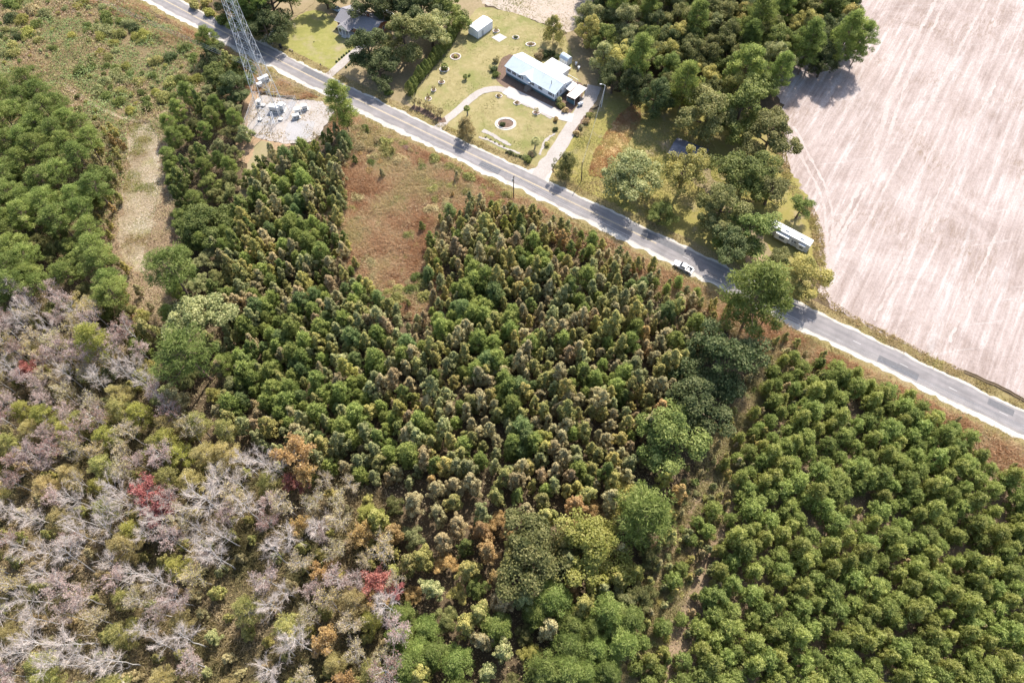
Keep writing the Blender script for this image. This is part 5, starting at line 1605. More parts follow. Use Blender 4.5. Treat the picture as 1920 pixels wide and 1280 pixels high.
# ---------------------------------------------------------------- long white house
def long_house():
    A, B = G(948.7, 139), G(1040, 191)
    L = math.dist(A, B); a = frame_from(A, B)
    W = 8.2
    h = empty('long_house', A[0], A[1], a, -.1, 'long white one storey house with pale metal roof and navy shutters', 'house')
    zs, ze, zr = .75, 3.25, 4.55
    boxp('skirting', M['skirting'], h, .04, L - .04, .04, W - .04, 0, zs)
    wl = part('wall', M['white_siding'], h, lambda m: (m.box(0, L, 0, W, zs, ze), m.prism([(0, ze), (W, ze), (W / 2, zr)], 0, L, 'x')))
    for k in range(9):                      # clapboard courses on the front and the near end
        z = zs + .27 * k + .12
        part('clapboard', M['white_siding'], wl, lambda m: (m.box(-.018, L + .018, -.018, -.001, z, z + .2), m.box(L + .001, L + .016, 0, W, z, z + .2)))
    rf = part('roof', M['pale_roof'], h, lambda m: gable_roof(m, -.35, L + .35, -.45, W + .45, ze - .12, zr + .02))
    n = 30
    for k in range(n):                      # standing seams
        x = -.3 + (L + .6) * k / (n - 1)
        s = (zr + .02 - ze + .12) / (W / 2 + .45)
        part('seam', M['pale_roof'], rf, lambda m: (m.prism([(-.44, ze + .0), (W / 2 - .02, zr + .135), (W / 2 - .02, zr + .165), (-.44, ze + .035)], x, x + .045, 'x'),))
    boxp('ridge_cap', M['white_trim'], rf, -.36, L + .36, W / 2 - .14, W / 2 + .14, zr + .13, zr + .165)
    part('flue', M['black'], rf, lambda m: m.tube([(L * .845, W * .24, ze + .5), (L * .845, W * .24, zr + .75)], .09, 8))
    # cross gable over the entry
    xm = L * .425
    cg = part('entry_gable', M['white_siding'], h, lambda m: m.prism([(xm - 2.5, ze - .02), (xm + 2.5, ze - .02), (xm, zr - .25)], -.30, W * .48, 'y'))
    part('gable_roof', M['pale_roof'], cg, lambda m: m.prism([(xm - 2.9, ze - .2), (xm, zr - .12), (xm + 2.9, ze - .2), (xm + 2.9, ze - .09), (xm, zr + .0), (xm - 2.9, ze - .09)], -.65, W * .48, 'y'))
    # windows with shutters, left to right
    for f, wd in ((.045, .75), (.155, .75), (.265, .75), (.335, .45), (.525, .75), (.69, .75), (.885, .75), (.955, .5)):
        window(h, L * f, L * f + wd, zs + .95, zs + 2.15, -.02, -1, 'x', wd > .6)
    for y in (.9, 2.6, 5.6):
        window(h, y, y + .6, zs + .95, zs + 2.1, L + .017, 1, 'y')
    d = boxp('door', M['door'], h, xm + .9, xm + 1.8, -.05, -.019, zs + .05, zs + 2.1)
    part('handle', M['galv'], d, lambda m: m.box(xm + 1.65, xm + 1.73, -.09, -.05, zs + .98, zs + 1.1))
    boxp('door_canopy', M['white_roof'], h, xm + .4, xm + 2.3, -1.3, -.02, zs + 2.25, zs + 2.36)
    st = boxp('porch', M['wood'], h, xm + .3, xm + 2.4, -1.4, -.03, 0, zs)
    for k in range(3):
        boxp('step', M['wood'], st, xm + .7, xm + 2.0, -1.4 - .3 * (k + 1), -1.4 - .3 * k - .002, 0, zs - .2 * (k + 1))
    # rear additions under white coated roofs
    y1 = W + .46
    ad = part('addition', M['white_siding'], h, lambda m: m.box(L * .44, L * .78, W + .002, W + 4.6, 0, 2.7))
    part('addition_roof', M['white_roof'], ad, lambda m: m.prism([(W + .1, 3.05), (W + 5.1, 2.72), (W + 5.1, 2.84), (W + .1, 3.18)], L * .42, L * .80, 'x'))
    dk = boxp('deck', M['wood'], h, L * .80, L * 1.02, W + .47, W + 3.4, .25, .55)
    for k in range(5):
        boxp('rail_post', M['white_trim'], dk, L * .80 + k * L * .053, L * .80 + k * L * .053 + .09, W + 3.3, W + 3.39, .55, 1.5)
    boxp('rail', M['white_trim'], dk, L * .80, L * 1.02, W + 3.31, W + 3.38, 1.5, 1.58)
    return h, A, a, L, W
LH, LHo, LHa, LHL, LHW = long_house()
def from_house(x, y):
    c, s = math.cos(LHa), math.sin(LHa)
    return LHo[0] + x * c - y * s, LHo[1] + x * s + y * c
# awning and carport off the near end
x, y = from_house(LHL + .25, 4.6)
aw = empty('awning', x, y, LHa, -.1, 'narrow white awning between the long house and the carport', 'awning')
part('canopy', M['white_roof'], aw, lambda m: m.prism([(.0, 2.55), (2.0, 2.35), (2.0, 2.43), (.0, 2.63)], .1, 4.2, 'y'))
for yy in (.2, 4.05):
    boxp('post', M['white_trim'], aw, 1.88, 1.96, yy, yy + .08, 0, 2.35)
x, y = from_house(LHL + 2.6, 2.6)
cp = empty('carport', x, y, LHa + .03, -.1, 'low tan roofed carport at the driveway end of the long house', 'carport')
part('roof', M['tin'], cp, lambda m: m.prism([(0, 2.25), (3.2, 2.45), (3.2, 2.55), (0, 2.35)], 0, 6.6, 'y'))
for xx in (.08, 3.02):
    for yy in (.1, 3.2, 6.4):
        boxp('post', M['white_trim'], cp, xx, xx + .1, yy, yy + .1, 0, 2.25 if xx < 1 else 2.42)
boxp('back_panel', M['skirting'], cp, .2, 3.0, .04, .09, .1, 1.6)
tk = empty('propane_tank', *from_house(LHL + 7.2, 4.0), LHa + 1.2, -.1, 'white horizontal propane tank beside the carport', 'tank')
part('tank', M['white_metal'], tk, lambda m: m.tube([(-.95, 0, .75), (-.85, 0, .75), (-.6, 0, .75), (.6, 0, .75), (.85, 0, .75), (.95, 0, .75)], [.12, .38, .5, .5, .38, .12], 14))
for xx in (-.5, .5):
    boxp('foot', M['concrete_pier'], tk, xx - .1, xx + .1, -.35, .35, 0, .32)
boxp('valve_cover', M['white_metal'], tk, -.15, .15, -.12, .12, 1.24, 1.42)
# picnic table on the deck side
pt = empty('picnic_table', *from_house(LHL * .70, LHW + 6.4), LHa + .1, -.1, 'brown picnic table behind the long white house', 'table')
for k in range(4): boxp('top_plank', M['wood'], pt, -.9, .9, -.36 + k * .185, -.36 + k * .185 + .17, .72, .76)
for s in (-1, 1):
    boxp('bench', M['wood'], pt, -.9, .9, s * .68 - .13, s * .68 + .13, .42, .46)
    part('leg', M['wood'], pt, lambda m: (m.bar((s * .6, -.62, 0), (s * .6, -.2, .72), .09), m.bar((s * .6, .62, 0), (s * .6, .2, .72), .09), m.bar((s * .6, -.78, .38), (s * .6, .78, .38), .08)))

# ---------------------------------------------------------------- brick house
def brick_house():
    P, Q = G(643, 15, 4.6), G(707, 39.5, 4.6)
    a = frame_from(P, Q); L = math.dist(P, Q) + 1.0
    W = 8.4
    c, s = math.cos(a), math.sin(a)
    o = (P[0] + W / 2 * s, P[1] - W / 2 * c)
    h = empty('brick_house', o[0], o[1], a, -.1, 'brick ranch house with grey shingle roof and white columned porch', 'house')
    ze, zr = 2.9, 4.5
    part('wall', M['brick'], h, lambda m: (m.box(0, L, 0, W, 0, ze), m.prism([(0, ze), (W, ze), (W / 2, zr - .05)], 0, L, 'x')))
    rf = part('roof', M['grey_shingle'], h, lambda m: gable_roof(m, -.6, L + .6, -.65, W + .65, ze - .25, zr + .05))
    boxp('ridge_cap', M['grey_shingle'], rf, -.6, L + .6, W / 2 - .15, W / 2 + .15, zr + .16, zr + .2)
    boxp('chimney', M['brick'], rf, L * .62, L * .62 + .7, W * .58, W * .58 + .6, zr - .5, zr + .7)
    for x0, x1 in ((-.6, L + .6),):
        boxp('fascia', M['white_trim'], rf, x0, x1, -.70, -.652, ze - .3, ze - .1)
    # porch with a gable of its own
    x0, x1 = L * .17, L * .47
    xm = (x0 + x1) / 2
    pg = part('porch_roof', M['grey_shingle'], h, lambda m: m.prism([(x0 - .35, ze - .3), (xm, zr - .35), (x1 + .35, ze - .3), (x1 + .35, ze - .17), (xm, zr - .2), (x0 - .35, ze - .17)], -3.3, W * .4, 'y'))
    part('pediment', M['white_trim'], pg, lambda m: m.prism([(x0 - .1, ze - .28), (xm, zr - .42), (x1 + .1, ze - .28)], -3.1, -2.98, 'y'))
    fl = boxp('porch_floor', M['concrete_pier'], h, x0, x1, -3.1, -.002, 0, .35)
    for k in range(4):
        x = x0 + .15 + (x1 - x0 - .3) * k / 3
        part('column', M['white_trim'], h, lambda m: m.tube([(x, -2.95, .35), (x, -2.95, ze - .28)], .12, 8))
    for k in range(2): boxp('step', M['concrete_pier'], fl, xm - .9, xm + .9, -3.1 - .35 * (k + 1), -3.1 - .35 * k - .002, 0, .35 - .13 * (k + 1))
    d = boxp('door', M['white_trim'], h, xm - .5, xm + .5, -.05, -.002, .38, 2.4)
    boxp('handle', M['galv'], d, xm + .32, xm + .4, -.1, -.05, 1.3, 1.4)
    for f in (.05, .36, .56, .70, .86):
        if x0 < L * f < x1: continue
        window(h, L * f, L * f + 1.2, 1.0, 2.25, -.001, -1)
    window(h, x0 + .3, x0 + 1.2, 1.0, 2.25, -.001, -1); window(h, x1 - 1.2, x1 - .3, 1.0, 2.25, -.001, -1)
    for yy in (2.0, 5.2): window(h, yy, yy + .9, 1.1, 2.2, L + .001, 1, 'y')
    return h
brick_house()

# ---------------------------------------------------------------- garage with a rounded roof, small shed, dark roofed shed
def garage():
    A, B, C = G(876.8, 66.9), G(896.6, 72.9), G(922.7, 54.4)
    a = frame_from(B, C); L = math.dist(B, C) * 1.05; W = 4.6
    h = empty('metal_garage', B[0], B[1], a, -.1, 'white metal garage with rounded eaves beside the clipped hedge', 'garage')
    ze = 2.7; r = .55
    prof = [(0, 0), (0, ze)] + [(r - r * math.cos(t), ze + r * .55 * math.sin(t)) for t in np.linspace(.3, 1.4, 4)] + [(W / 2, ze + .62)] + [(W - r + r * math.cos(t), ze + r * .55 * math.sin(t)) for t in np.linspace(1.4, .3, 4)] + [(W, ze), (W, 0)]
    part('wall', M['white_siding'], h, lambda m: m.prism([(y, z * .985) for y, z in prof], .05, L - .05, 'x'))
    sh = [(y, z) for y, z in prof[1:-1]]
    rf = part('roof', M['white_metal'], h, lambda m: m.prism([(y - .02 if y < W / 2 else y + .02, z + .03) for y, z in sh] + [(y, z + .004) for y, z in sh[::-1]], -.12, L + .12, 'x'))
    for k in range(11):
        x = .1 + (L - .3) * k / 10
        part('rib', M['white_metal'], rf, lambda m: m.prism([(y, z + .032) for y, z in sh] + [(y, z + .065) for y, z in sh[::-1]], x, x + .06, 'x'))
    d = boxp('roll_up_door', M['white_trim'], h, -.03, .045, .7, W - .7, .02, 2.35)
    for k in range(6): boxp('door_panel', M['white_trim'], d, -.05, -.031, .74, W - .74, .06 + k * .38, .06 + k * .38 + .34)
    boxp('side_door', M['door'], h, L * .25, L * .25 + .9, -.03, -.001, .02, 2.05)
garage()
def small_shed():
    A, B = G(1049, 116.5), G(1062.5, 125)
    a = frame_from(A, B); L = math.dist(A, B); L = max(2.6, L); W = 2.5
    h = empty('garden_shed', A[0], A[1], a, -.1, 'small white garden shed with pale blue barn roof behind the long house', 'shed')
    ze = 2.1
    prof = [(0, 0), (0, ze), (W * .2, ze + .55), (W / 2, ze + .8), (W * .8, ze + .55), (W, ze), (W, 0)]
    part('wall', M['white_siding'], h, lambda m: m.prism(prof, 0, L, 'x'))
    rp = [(-.12, ze - .08), (W * .19, ze + .60), (W / 2, ze + .86), (W * .81, ze + .60), (W + .12, ze - .08)]
    part('roof', M['pale_roof'], h, lambda m: m.prism(rp + [(y, z + .07) for y, z in rp[::-1]], -.15, L + .15, 'x'))
    d = boxp('door', M['white_trim'], h, L * .3, L * .3 + 1.2, -.04, -.002, .1, 1.85)
    boxp('door_bar', M['shutter'], d, L * .3 + .57, L * .3 + .62, -.055, -.041, .12, 1.83)
    for x in (.2, L - .55): boxp('corner_board', M['shutter'], h, x, x + .05, -.03, -.002, 0, ze)
small_shed()
def dark_shed():
    A, B = G(1262, 292, .2), G(1322, 296, 0.2)
    P = G(1268, 262, 3.2); Q = G(1325, 283, 3.2)
    a = frame_from(P, Q); L = math.dist(P, Q); W = 6.4
    c, s = math.cos(a), math.sin(a)
    o = (P[0] + W * .75 * s, P[1] - W * .75 * c)
    h = empty('old_shed', o[0], o[1], a, -.1, 'old shed with rusty dark tin roof half hidden under trees', 'shed')
    part('wall', M['wood'], h, lambda m: m.box(0, L, 0, W, 0, 2.4))
    rf = part('roof', M['dark_roof'], h, lambda m: gable_roof(m, -.3, L + .3, -.4, W + .4, 2.25, 3.3, .06))
    for k in range(14):
        x = -.25 + (L + .45) * k / 13
        part('seam', M['dark_roof'], rf, lambda m: m.prism([(-.39, 2.315), (W / 2, 3.365), (W + .39, 2.315), (W + .39, 2.355), (W / 2, 3.405), (-.39, 2.355)], x, x + .05, 'x'))
    boxp('door', M['wood'], h, L * .4, L * .4 + 1.0, -.05, -.002, .05, 2.0)
    window(h, L * .7, L * .7 + .8, 1.0, 1.8, -.001, -1)
dark_shed()

# ---------------------------------------------------------------- camper and vehicles
def wheel(parent, x, y, r, w_, name='wheel'):
    wl = part(name, M['rubber'], parent, lambda m: (m.tube([(x, y - w_ / 2, r), (x, y + w_ / 2, r)], r, 16, cap=False),
              m.add([(x + r * math.cos(t), y - w_ / 2, r + r * math.sin(t)) for t in np.linspace(0, 6.283, 16, endpoint=False)], [list(range(16))]),
              m.add([(x + r * math.cos(t), y + w_ / 2, r + r * math.sin(t)) for t in np.linspace(0, 6.283, 16, endpoint=False)], [list(range(15, -1, -1))])))
    s = 1 if y > 0 else -1
    part('rim', M['rim'], wl, lambda m: m.add([(x + r * .6 * math.cos(t), y + s * (w_ / 2 + .006), r + r * .6 * math.sin(t)) for t in np.linspace(0, 6.283, 14, endpoint=False)], [list(range(14))]))
    return wl
def camper():
    B = G(1515.5, 463); P = G(1528, 446, 3.3); Q = G(1446, 403, 3.3)
    a = frame_from(P, Q)
    L, W, H = 12.2, 2.55, 3.45
    mid = G(1484, 436, 3.3)
    h = empty('camper_trailer', mid[0], mid[1], a, -.1, 'long white camper trailer parked at the field edge under trees', 'camper')
    z0 = .55
    part('body', M['white_metal'], h, lambda m: m.prism([(-L / 2, z0), (L / 2 - .9, z0), (L / 2, 1.5), (L / 2 - .25, H - .25), (L / 2 - .6, H), (-L / 2 + .15, H), (-L / 2, H - .15)], -W / 2, W / 2, 'y'))
    rf = boxp('roof_membrane', M['white_roof'], h, -L / 2 + .2, L / 2 - .65, -W / 2 + .06, W / 2 - .06, H + .002, H + .03)
    for x in (-3.8, .6): 
        u = boxp('air_conditioner', M['white_trim'], rf, x, x + .95, -.35, .35, H + .031, H + .33)
    for x in (-2.2, 2.8, 4.2): boxp('roof_vent', M['white_trim'], rf, x, x + .4, .1, .5, H + .031, H + .15)
    for s in (1, -1):
        boxp('stripe', M['rv_stripe'], h, -L / 2 + .1, L / 2 - 1.1, *sorted((s * (W / 2 + .003), s * (W / 2 + .012))), 1.05, 1.35)
    so = part('slide_out', M['white_metal'], h, lambda m: m.box(-.4, 3.4, W / 2 + .013, W / 2 + .85, .95, H - .55))
    window(so, .6, 2.2, 1.7, 2.5, W / 2 + .851, 1)
    so2 = part('slide_out', M['white_metal'], h, lambda m: m.box(-5.2, -3.2, W / 2 + .013, W / 2 + .6, .95, H - .6))
    window(so2, -4.8, -3.7, 1.7, 2.4, W / 2 + .601, 1)
    for x in (-2.6, -1.6, 4.2): window(h, x, x + .75, 1.75, 2.45, W / 2 + .013, 1)
    for x in (-4.4, -1.2, 2.0, 4.0): window(h, x, x + .8, 1.75, 2.45, -W / 2 - .013, -1)
    d = boxp('door', M['white_trim'], h, -1.2 + .0, -.55, W / 2 + .013, W / 2 + .04, .8, 2.7)
    boxp('handle', M['black'], d, -.66, -.6, W / 2 + .041, W / 2 + .07, 1.6, 1.75)
    for x in (-1.6, -.7):
        for y in (W / 2 - .25, -W / 2 + .25): wheel(h, x, y, .38, .24)
    part('hitch', M['black'], h, lambda m: (m.bar((L / 2 - .9, -.5, .6), (L / 2 + .9, 0, .55), .1), m.bar((L / 2 - .9, .5, .6), (L / 2 + .9, 0, .55), .1), m.bar((L / 2 + .6, 0, .0), (L / 2 + .6, 0, .6), .09)))
camper()

def loft(mb, sections, **k):
    """skin rings of equal length into one hull"""
    n = len(sections[0]); V = np.array([p for s in sections for p in s])
    F = [(i * n + j, i * n + (j + 1) % n, (i + 1) * n + (j + 1) % n, (i + 1) * n + j) for i in range(len(sections) - 1) for j in range(n)]
    mb.add(V, F, **k)
    mb.add(V[:n], [list(range(n - 1, -1, -1))], **k); mb.add(V[-n:], [list(range(n))], **k)
def ring(x, w_, z0, z1, tuck=.12):
    t = tuck
    return [(x, -w_ + t * .4, z0), (x, w_ - t * .4, z0), (x, w_, z0 + (z1 - z0) * .45), (x, w_ - t * .5, z1 - t * .35), (x, w_ - t * 1.6, z1), (x, -w_ + t * 1.6, z1), (x, -w_ + t * .5, z1 - t * .35), (x, -w_, z0 + (z1 - z0) * .45)]
def pickup():
    c = G(1281.5, 499.5, .8)
    i = int(np.argmin(((ROAD - np.array(c)) ** 2).sum(1)))
    a = math.atan2(-_RT[i][1], -_RT[i][0])            # nose toward the far left
    h = empty('pickup_truck', c[0], c[1], a, -.05, 'white four door pickup truck parked half on the sandy shoulder', 'truck')
    pm = M['car_white']
    h.scale = (.93, .93, .93)
    # +x = nose
    part('chassis', M['black'], h, lambda m: m.box(-2.75, 2.7, -.8, .8, .38, .6))
    part('front_body', pm, h, lambda m: loft(m, [ring(.95, .98, .5, 1.12), ring(1.3, .99, .48, 1.14), ring(2.2, .98, .46, 1.10), ring(2.72, .92, .48, 1.02), ring(2.86, .82, .55, .92)]))
    part('hood', pm, h, lambda m: m.box(1.25, 2.66, -.66, .66, 1.09, 1.15))
    part('cab', pm, h, lambda m: loft(m, [ring(-.86, .98, .5, 1.12), ring(.96, .98, .5, 1.12)]))
    part('cab_roof', pm, h, lambda m: loft(m, [ring(-.80, .84, 1.05, 1.62, .1), ring(-.62, .80, 1.05, 1.86, .1), ring(.15, .80, 1.05, 1.90, .1), ring(.42, .80, 1.05, 1.80, .1), ring(1.15, .86, 1.05, 1.16, .1)]))
    part('windscreen', M['glass'], h, lambda m: m.add([(1.10, -.74, 1.22), (1.10, .74, 1.22), (.47, .68, 1.79), (.47, -.68, 1.79)], [(0, 1, 2, 3)]).box(.47, .48, -.01, .01, 1.7, 1.78))
    part('rear_window', M['glass'], h, lambda m: m.add([(-.825, -.66, 1.2), (-.825, .66, 1.2), (-.70, .60, 1.74), (-.70, -.60, 1.74)], [(3, 2, 1, 0)]))
    for s in (1, -1):
        for x0, x1 in ((-.62, .12), (.2, .78)):
            d = part('side_window', M['glass'], h, lambda m: m.add([(x0, s * .895, 1.2), (x1, s * .895, 1.2), (min(x1, .36), s * .845, 1.7), (x0 + .05, s * .845, 1.7)], [(0, 1, 2, 3)]))
        for x0, x1 in ((-.8, .14), (.16, .94)):
            d = boxp('door', pm, h, x0, x1, *sorted((s * .975, s * 1.0)), .62, 1.1)
            boxp('handle', M['black'], d, x0 + .08, x0 + .22, *sorted((s * 1.001, s * 1.02)), .98, 1.03)
        boxp('mirror', M['black'], h, .88, 1.02, *sorted((s * 1.0, s * 1.2)), 1.12, 1.32)
        boxp('headlight', M['lamp_clear'], h, 2.74, 2.84, *sorted((s * .56, s * .84)), .78, .95)
        boxp('tail_light', M['lamp_red'], h, -2.87, -2.83, *sorted((s * .8, s * .93)), .72, 1.08)
        boxp('bed_side', pm, h, -2.82, -.9, *sorted((s * .82, s * .97)), .5, 1.16)
    boxp('bed_floor', M['black'], h, -2.75, -.9, -.819, .819, .62, .68)
    boxp('bed_front', pm, h, -.96, -.875, -.819, .819, .68, 1.16)
    tg = boxp('tailgate', pm, h, -2.82, -2.74, -.819, .819, .55, 1.14)
    boxp('handle', M['black'], tg, -2.835, -2.821, -.12, .12, .98, 1.04)
    part('toolbox', M['white_trim'], h, lambda m: m.box(-1.9, -1.3, -.35, .3, .69, .95))
    boxp('front_bumper', M['rim'], h, 2.80, 2.95, -.9, .9, .46, .66)
    boxp('rear_bumper', M['rim'], h, -2.98, -2.84, -.9, .9, .46, .64)
    boxp('grille', M['black'], h, 2.84, 2.9, -.5, .5, .68, .92)
    for x in (1.85, -1.75):
        for s in (1, -1): wheel(h, x, s * .86, .40, .26)
pickup()
def car(u, v, ang, mat, label):
    c = G(u, v, .7)
    h = empty('parked_car', c[0], c[1], ang, -.1, label, 'car')
    part('body', mat, h, lambda m: loft(m, [ring(-2.25, .78, .45, .86), ring(-2.1, .86, .3, .98), ring(-1.2, .89, .25, 1.0), ring(.9, .89, .25, .98), ring(1.9, .86, .28, .86), ring(2.25, .74, .38, .74)]))
    part('cabin', mat, h, lambda m: loft(m, [ring(-1.75, .72, .9, .98, .08), ring(-1.0, .68, .9, 1.40, .08), ring(.1, .68, .9, 1.43, .08), ring(1.05, .74, .9, .97, .08)]))
    part('windscreen', M['glass'], h, lambda m: m.add([(1.02, -.62, 1.01), (1.02, .62, 1.01), (.20, .56, 1.405), (.20, -.56, 1.405)], [(0, 1, 2, 3)]))
    part('rear_window', M['glass'], h, lambda m: m.add([(-1.72, -.6, 1.02), (-1.72, .6, 1.02), (-1.06, .55, 1.39), (-1.06, -.55, 1.39)], [(3, 2, 1, 0)]))
    for s in (1, -1):
        part('side_window', M['glass'], h, lambda m: m.add([(-1.3, s * .745, 1.03), (.8, s * .76, 1.03), (.1, s * .70, 1.36), (-.95, s * .70, 1.36)], [(0, 1, 2, 3)]))
        boxp('headlight', M['lamp_clear'], h, 2.1, 2.24, *sorted((s * .45, s * .7)), .58, .7)
        boxp('tail_light', M['lamp_red'], h, -2.25, -2.18, *sorted((s * .5, s * .76)), .68, .82)
        boxp('mirror', mat, h, .72, .86, *sorted((s * .85, s * 1.0)), .96, 1.08)
    for x in (1.4, -1.35):
        for s in (1, -1): wheel(h, x, s * .80, .32, .2)
car(632, 16.5, R(-33), M['car_blue'], 'pale blue car parked left of the brick house')
car(727.5, 25, R(-28), M['car_grey'], 'silver car parked in the shade behind the brick house')

# ---------------------------------------------------------------- lattice tower and its compound
def tower():
    feet = [G(486, 200), G(495, 222.5), G(534, 222.5), G(526, 200)]
    cx = sum(p[0] for p in feet) / 4; cy = sum(p[1] for p in feet) / 4
    # square it up
    w0 = 6.4
    a = 0.02
    t = empty('lattice_tower', cx, cy, a, -.08, 'tall grey steel lattice tower rising out of the picture', 'tower')
    H = 58.0
    def half(z): return max(.75, w0 / 2 * (1 - z / 48) + .75 * (z / 48))
    zs = [0]
    while zs[-1] < H - 1: zs.append(min(H, zs[-1] + max(2.2, half(zs[-1]) * 1.7)))
    corner = [(-1, 1), (-1, -1), (1, -1), (1, 1)]
    P = lambda c, z: (corner[c][0] * half(z), corner[c][1] * half(z), z)
    for c in range(4):
        part('leg', M['galv'], t, lambda m: m.tube([P(c, 0), P(c, H * .5), P(c, H)], [.10, .07, .05], 6))
        part('footing', M['concrete_pier'], t, lambda m: m.tube([(P(c, 0)[0], P(c, 0)[1], 0), (P(c, 0)[0], P(c, 0)[1], .5)], .7, 10))
    for k in range(len(zs) - 1):
        z0, z1 = zs[k], zs[k + 1]
        for c in range(4):
            d = (c + 1) % 4
            front = c == 1
            part('diagonal_brace', M['galv_sunlit'] if front else M['galv'], t, lambda m: m.bar(P(c, z1), P(d, z0), .085 if front else .045))  # front diagonals that catch the sun get the paler, painted-in sunlit steel
            part('diagonal_brace', M['galv'], t, lambda m: m.bar(P(c, z0), P(d, z1), .04))
            if k: part('horizontal_brace', M['galv'], t, lambda m: m.bar(P(c, z0), P(d, z0), .04))
    part('cable_ladder', M['galv'], t, lambda m: (m.tube([(-.5, half(0) - .35, .3), (-.25, half(H) - .2, H)], .06, 4), m.tube([(.1, half(0) - .35, .3), (.05, half(H) - .2, H)], .06, 4)))
    return cx, cy
TX, TY = tower()
def cabinet(u, v, w_, d, h_, ang, label, nb=2):
    c = G(u, v)
    o = empty('equipment_cabinet', c[0], c[1], ang, -.08, label, 'cabinet')
    boxp('plinth', M['concrete_pier'], o, -w_ / 2 - .25, w_ / 2 + .25, -d / 2 - .25, d / 2 + .25, 0, .18)
    boxp('housing', M['cabinet'], o, -w_ / 2, w_ / 2, -d / 2, d / 2, .181, h_)
    boxp('lid', M['white_metal'], o, -w_ / 2 - .08, w_ / 2 + .08, -d / 2 - .08, d / 2 + .08, h_ + .001, h_ + .08)
    for k in range(nb):
        x0 = -w_ / 2 + .06 + (w_ - .12) / nb * k
        dd = boxp('door', M['cabinet'], o, x0 + .03, x0 + (w_ - .12) / nb - .03, -d / 2 - .025, -d / 2 - .001, .3, h_ - .12)
        boxp('handle', M['black'], dd, x0 + .1, x0 + .16, -d / 2 - .06, -d / 2 - .026, h_ * .55, h_ * .55 + .18)
        boxp('vent', M['black'], dd, x0 + .15, x0 + (w_ - .12) / nb - .12, -d / 2 - .03, -d / 2 - .0255, .4, .75)
aT = R(-12)
cabinet(496, 154, 3.4, 1.1, 2.0, R(38), 'row of pale cabinets behind the tower legs by the clay strip', 3)
cabinet(489, 164, 1.4, 1.0, 1.7, R(38), 'single pale cabinet with dark door behind the tower')
cabinet(517, 208, 3.2, 1.5, 2.1, aT, 'large pale cabinet inside the base of the tower', 3)
cabinet(530, 206, 1.6, 1.5, 2.4, aT, 'tall pale cabinet beside the right rear tower leg')
cabinet(487, 196, 1.1, .9, 1.6, aT, 'small pale cabinet beside the left tower leg', 1)
cabinet(559, 212, 1.8, 1.2, 1.8, R(20), 'pale cabinet outside the tower fence near the turning pad')
cabinet(572, 205, 1.6, 1.0, 1.7, R(20), 'narrow pale cabinet nearest the compound entrance')
cabinet(556, 221, 2.0, .9, 1.3, R(20), 'low dark fronted cabinet below the pale one by the fence')
# ice bridge from the tower to the cabinet
ib = empty('cable_bridge', *G(512, 222), R(-70), -.08, 'steel cable bridge running out from the tower base', 'cable bridge')
for x in (0, 2.4, 4.8): part('post', M['galv'], ib, lambda m: m.tube([(x, 0, 0), (x, 0, 2.5)], .06, 6))
for s in (-.3, .3): part('rail', M['galv'], ib, lambda m: m.bar((-.3, s, 2.52), (5.2, s, 2.52), .08))
for k in range(14): part('rung', M['galv'], ib, lambda m: m.bar((-.2 + k * .4, -.3, 2.55), (-.2 + k * .4, .3, 2.55), .09))
# chain link fence
def fence(px, label):
    pts = GP(px)
    o = empty('chain_link_fence', pts[0][0], pts[0][1], 0, -.08, label, 'fence')
    for i in range(len(pts) - 1):
        p = np.array(pts[i]) - np.array(pts[0]); q = np.array(pts[i + 1]) - np.array(pts[0])
        L = np.linalg.norm(q - p); n = max(1, int(L / 3)); d = (q - p) / L
        for k in range(n + (1 if i == len(pts) - 2 else 0)):
            s = p + (q - p) * k / n
            part('post', M['galv'], o, lambda m: m.tube([(s[0], s[1], 0), (s[0], s[1], 2.3)], .04, 6))
        part('top_rail', M['galv'], o, lambda m: m.bar((*p, 2.2), (*q, 2.2), .05))
        def mesh(m):
            k = 0.0
            V = []; F = []
            while k < L:
                for sgn in (0, 1):
                    a0 = k + (0 if sgn else 1.0); a1 = k + (1.0 if sgn else 0)
                    if max(a0, a1) > L: continue
                    for (zz0, zz1) in ((.05, 1.1), (1.1, 2.15)):
                        p0 = p + d * a0; p1 = p + d * a1
                        b = len(V)
                        V += [(*p0, zz0), (*p0, zz0 + .03), (*p1, zz1 + .03), (*p1, zz1)]; F.append((b, b + 1, b + 2, b + 3))
                k += .22
            m.add(V, F)
        ml = part('wire_mesh', M['galv'], o, mesh); ml['kind'] = 'stuff'
fence([(480, 183), (458, 246)], 'chain link fence along the clay strip side of the tower')
fence([(524, 189.5), (556, 189.5), (539, 223)], 'chain link fence round the right rear corner of the tower gravel')

# ---------------------------------------------------------------- poles and wires
def pole(base, top_h, label, lean=(0, 0), arm=None, arm_ang=0.0):
    o = empty('utility_pole', base[0], base[1], arm_ang, -.15, label, 'pole')
    part('shaft', M['pole'], o, lambda m: m.tube([(0, 0, 0), (lean[0] * .5, lean[1] * .5, top_h / 2), (lean[0], lean[1], top_h)], [.16, .135, .11], 8))
    if arm:
        boxp('crossarm', M['wood'], o, -arm / 2, arm / 2, -.06, .06, top_h - .7, top_h - .58)
        for x in (-arm / 2 + .1, 0, arm / 2 - .1):
            part('insulator', M['cabinet'], o, lambda m: m.tube([(x, 0, top_h - .58), (x, 0, top_h - .36)], [.07, .04], 6))
    return o
ra = math.atan2(_RT[len(_RT) // 2][1], _RT[len(_RT) // 2][0])
PH = 9.0
pb = [G(655, 236), G(963, 371), G(1425, 612), G(1962, 868)]
labs = ['dark utility pole behind the lone pine', 'dark utility pole on the near verge with a small crossarm', 'dark utility pole half hidden by the huge round pine', 'dark utility pole beyond the lower right corner']
